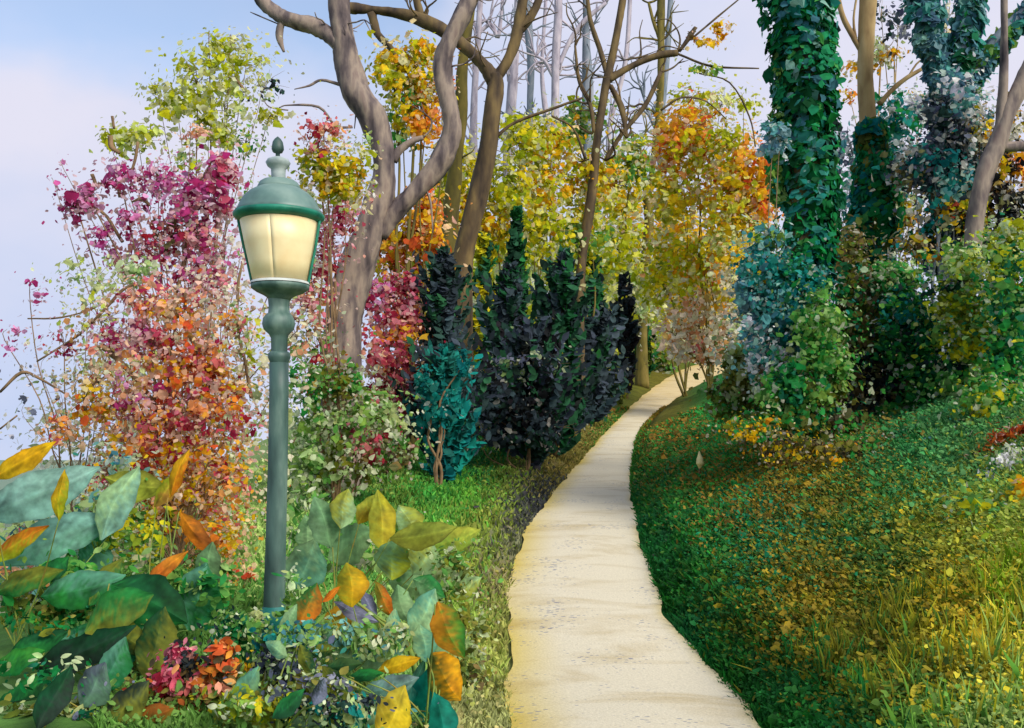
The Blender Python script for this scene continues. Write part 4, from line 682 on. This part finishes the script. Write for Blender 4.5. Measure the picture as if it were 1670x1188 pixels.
bigplant('broad_leaf_plant','right-hand foreground plant with a dark golden leaf above a teal stem base',700,5.0,[
 (733,1030,100,54,-62,(190,130,30),(50,130,40)),(726,1106,84,62,-48,(55,80,25),(225,155,20)),(650,1085,76,26,22,gld,(225,185,30)),(560,1087,60,24,5,dgr,(60,90,45)),(597,1102,56,20,3,dgr,grn),(640,1165,90,60,62,(225,190,40),(200,180,60)),(560,1140,64,20,-72,dgr,olv_),(588,1155,56,18,-62,dgr,dgr),(690,1150,110,64,80,tl,(20,140,120)),(720,1180,90,50,110,tl,tl),(675,1120,90,22,70,tl,sea),(640,1120,90,36,15,ptl,(150,180,175)),(705,1060,80,36,-40,pgr,ggr,.2),(690,1050,60,40,100,sea,pgr,.2),(610,1130,70,30,30,pgr,ptl,.2)],
 small=[(600,1170,50,24,60,8,'pgreen+blueg',.1),(560,1170,24,24,40,8,'deep+teal')])
bigplant('low_leaf_plant','pale olive low leaves on the verge between the golden leaf plant and the path',770,6.4,[(760,960,60,30,30,ylg,pgr),(755,1010,50,26,70,ylg,olv_),(745,930,60,34,10,pgr,ylg)],small=[(740,940,40,50,160,7,'lgreen+pgreen+olive'),(770,1040,30,60,140,6,'olive+pgreen'),(765,1120,36,40,120,6,'olive+umber+pgreen')])

bigplant('broad_leaf_plant','low olive and grey-green leaves on the bottom edge between flower clump and teal leaves',470,4.6,[
 (400,1120,64,36,60,ggr,sea),(430,1175,70,40,110,olv_,ylg),(470,1150,60,30,40,dgr,grn),(500,1185,80,36,20,ggr,pgr),(545,1110,60,26,-40,olv_,dgr),(520,1130,46,24,70,slt,ink),(575,1185,64,30,100,pgr,sea),(450,1060,44,24,150,pgr,sea),(385,1185,70,34,80,olv_,grn),(610,1185,60,26,60,ptl,pgr)],
 small=[(480,1140,80,40,240,8,'pgreen+olive+slate'),(400,1150,60,30,160,8,'lgreen+yolive+pgreen'),(560,1160,50,30,140,8,'pgreen+ink+teal')])
bigplant('broad_leaf_plant','low pale green leaves between the lamp foot and the golden-leaved plant',540,5.3,[
 (520,1035,60,30,20,sea,pgr),(560,1060,60,36,60,pgr,ggr),(500,1060,50,26,120,grn,sea),(610,1075,64,34,10,pgr,ptl),(470,1010,50,24,60,ggr,pgr),(640,1020,50,26,80,sea,pgr)],
 small=[(550,1040,70,34,200,8,'pgreen+lgreen+blueg'),(620,1050,50,30,120,8,'pgreen+lgreen')])

# ================================================================== LIGHT, SKY, CAMERA
sd=norm(np.array([.70,-.72,.70])); el=math.asin(sd[2]); az=math.atan2(sd[0],sd[1])
w=bpy.data.worlds.new('World'); S.world=w; w.use_nodes=True; N=w.node_tree.nodes; L=w.node_tree.links; N.clear()
sky=N.new('ShaderNodeTexSky'); sky.sky_type='NISHITA'; sky.sun_disc=False; sky.sun_elevation=el; sky.sun_rotation=az
bg=N.new('ShaderNodeBackground'); bg.inputs['Strength'].default_value=.15; L.new(sky.outputs[0],bg.inputs[0])
tc=N.new('ShaderNodeTexCoord')
mp=N.new('ShaderNodeMapping'); mp.inputs['Scale'].default_value=(1,1,1.6); mp.inputs['Location'].default_value=(.37,.1,.2); L.new(tc.outputs['Generated'],mp.inputs[0])
no=N.new('ShaderNodeTexNoise'); no.inputs['Scale'].default_value=2.6; no.inputs['Detail'].default_value=5; no.inputs['Roughness'].default_value=.5; L.new(mp.outputs[0],no.inputs['Vector'])
sx=N.new('ShaderNodeSeparateXYZ'); L.new(tc.outputs['Generated'],sx.inputs[0])
# cloud cover thins upward and towards the left (west)
m1=N.new('ShaderNodeMath'); m1.operation='MULTIPLY_ADD'; m1.inputs[1].default_value=-3.0; m1.inputs[2].default_value=1.35; mn=N.new('ShaderNodeMath'); mn.operation='MINIMUM'; mn.inputs[1].default_value=.41; L.new(sx.outputs['Z'],mn.inputs[0]); L.new(mn.outputs[0],m1.inputs[0])
m2=N.new('ShaderNodeMath'); m2.operation='MULTIPLY_ADD'; m2.inputs[1].default_value=.9; L.new(sx.outputs['X'],m2.inputs[0]); L.new(m1.outputs[0],m2.inputs[2])
m3=N.new('ShaderNodeMath'); m3.operation='ADD'; L.new(m2.outputs[0],m3.inputs[0]); L.new(no.outputs['Fac'],m3.inputs[1])
mr=N.new('ShaderNodeMapRange'); mr.interpolation_type='SMOOTHSTEP'; mr.inputs['From Min'].default_value=.42; mr.inputs['From Max'].default_value=.72; mr.inputs['To Min'].default_value=.3; mr.inputs['To Max'].default_value=1; L.new(m3.outputs[0],mr.inputs['Value'])
cr=N.new('ShaderNodeValToRGB'); cr.color_ramp.elements[0].position=.35; cr.color_ramp.elements[0].color=(*lin((184,197,226)),1); cr.color_ramp.elements[1].position=.62; cr.color_ramp.elements[1].color=(*lin((212,211,227)),1); L.new(no.outputs['Fac'],cr.inputs[0])
b2=N.new('ShaderNodeBackground'); b2.inputs['Strength'].default_value=.84; L.new(cr.outputs[0],b2.inputs[0])
mx=N.new('ShaderNodeMixShader'); L.new(mr.outputs[0],mx.inputs[0]); L.new(bg.outputs[0],mx.inputs[1]); L.new(b2.outputs[0],mx.inputs[2])
wo=N.new('ShaderNodeOutputWorld'); L.new(mx.outputs[0],wo.inputs[0])
from mathutils import Vector
sun=bpy.data.lights.new('sun','SUN'); sun.energy=2.9; sun.angle=math.radians(28); sun.color=(1,.95,.86)
so=bpy.data.objects.new('sun',sun); COL.objects.link(so); so.rotation_euler=Vector([float(v) for v in -sd]).to_track_quat('-Z','Y').to_euler(); so.location=(20,-10,30)
cam=bpy.data.cameras.new('camera'); cam.lens=F*36/1670; cam.sensor_width=36; cam.shift_y=(HY-594)/1670; cam.clip_end=5000; cam.clip_start=.05
co=bpy.data.objects.new('camera',cam); COL.objects.link(co); co.location=(0,0,CZ); co.rotation_euler=(math.pi/2,0,0); S.camera=co
S.view_settings.view_transform='Standard'; S.view_settings.look='None'; S.view_settings.exposure=.5; S.view_settings.gamma=1
S.render.engine='CYCLES'; S.cycles.max_bounces=6; S.cycles.diffuse_bounces=3; S.cycles.transmission_bounces=4
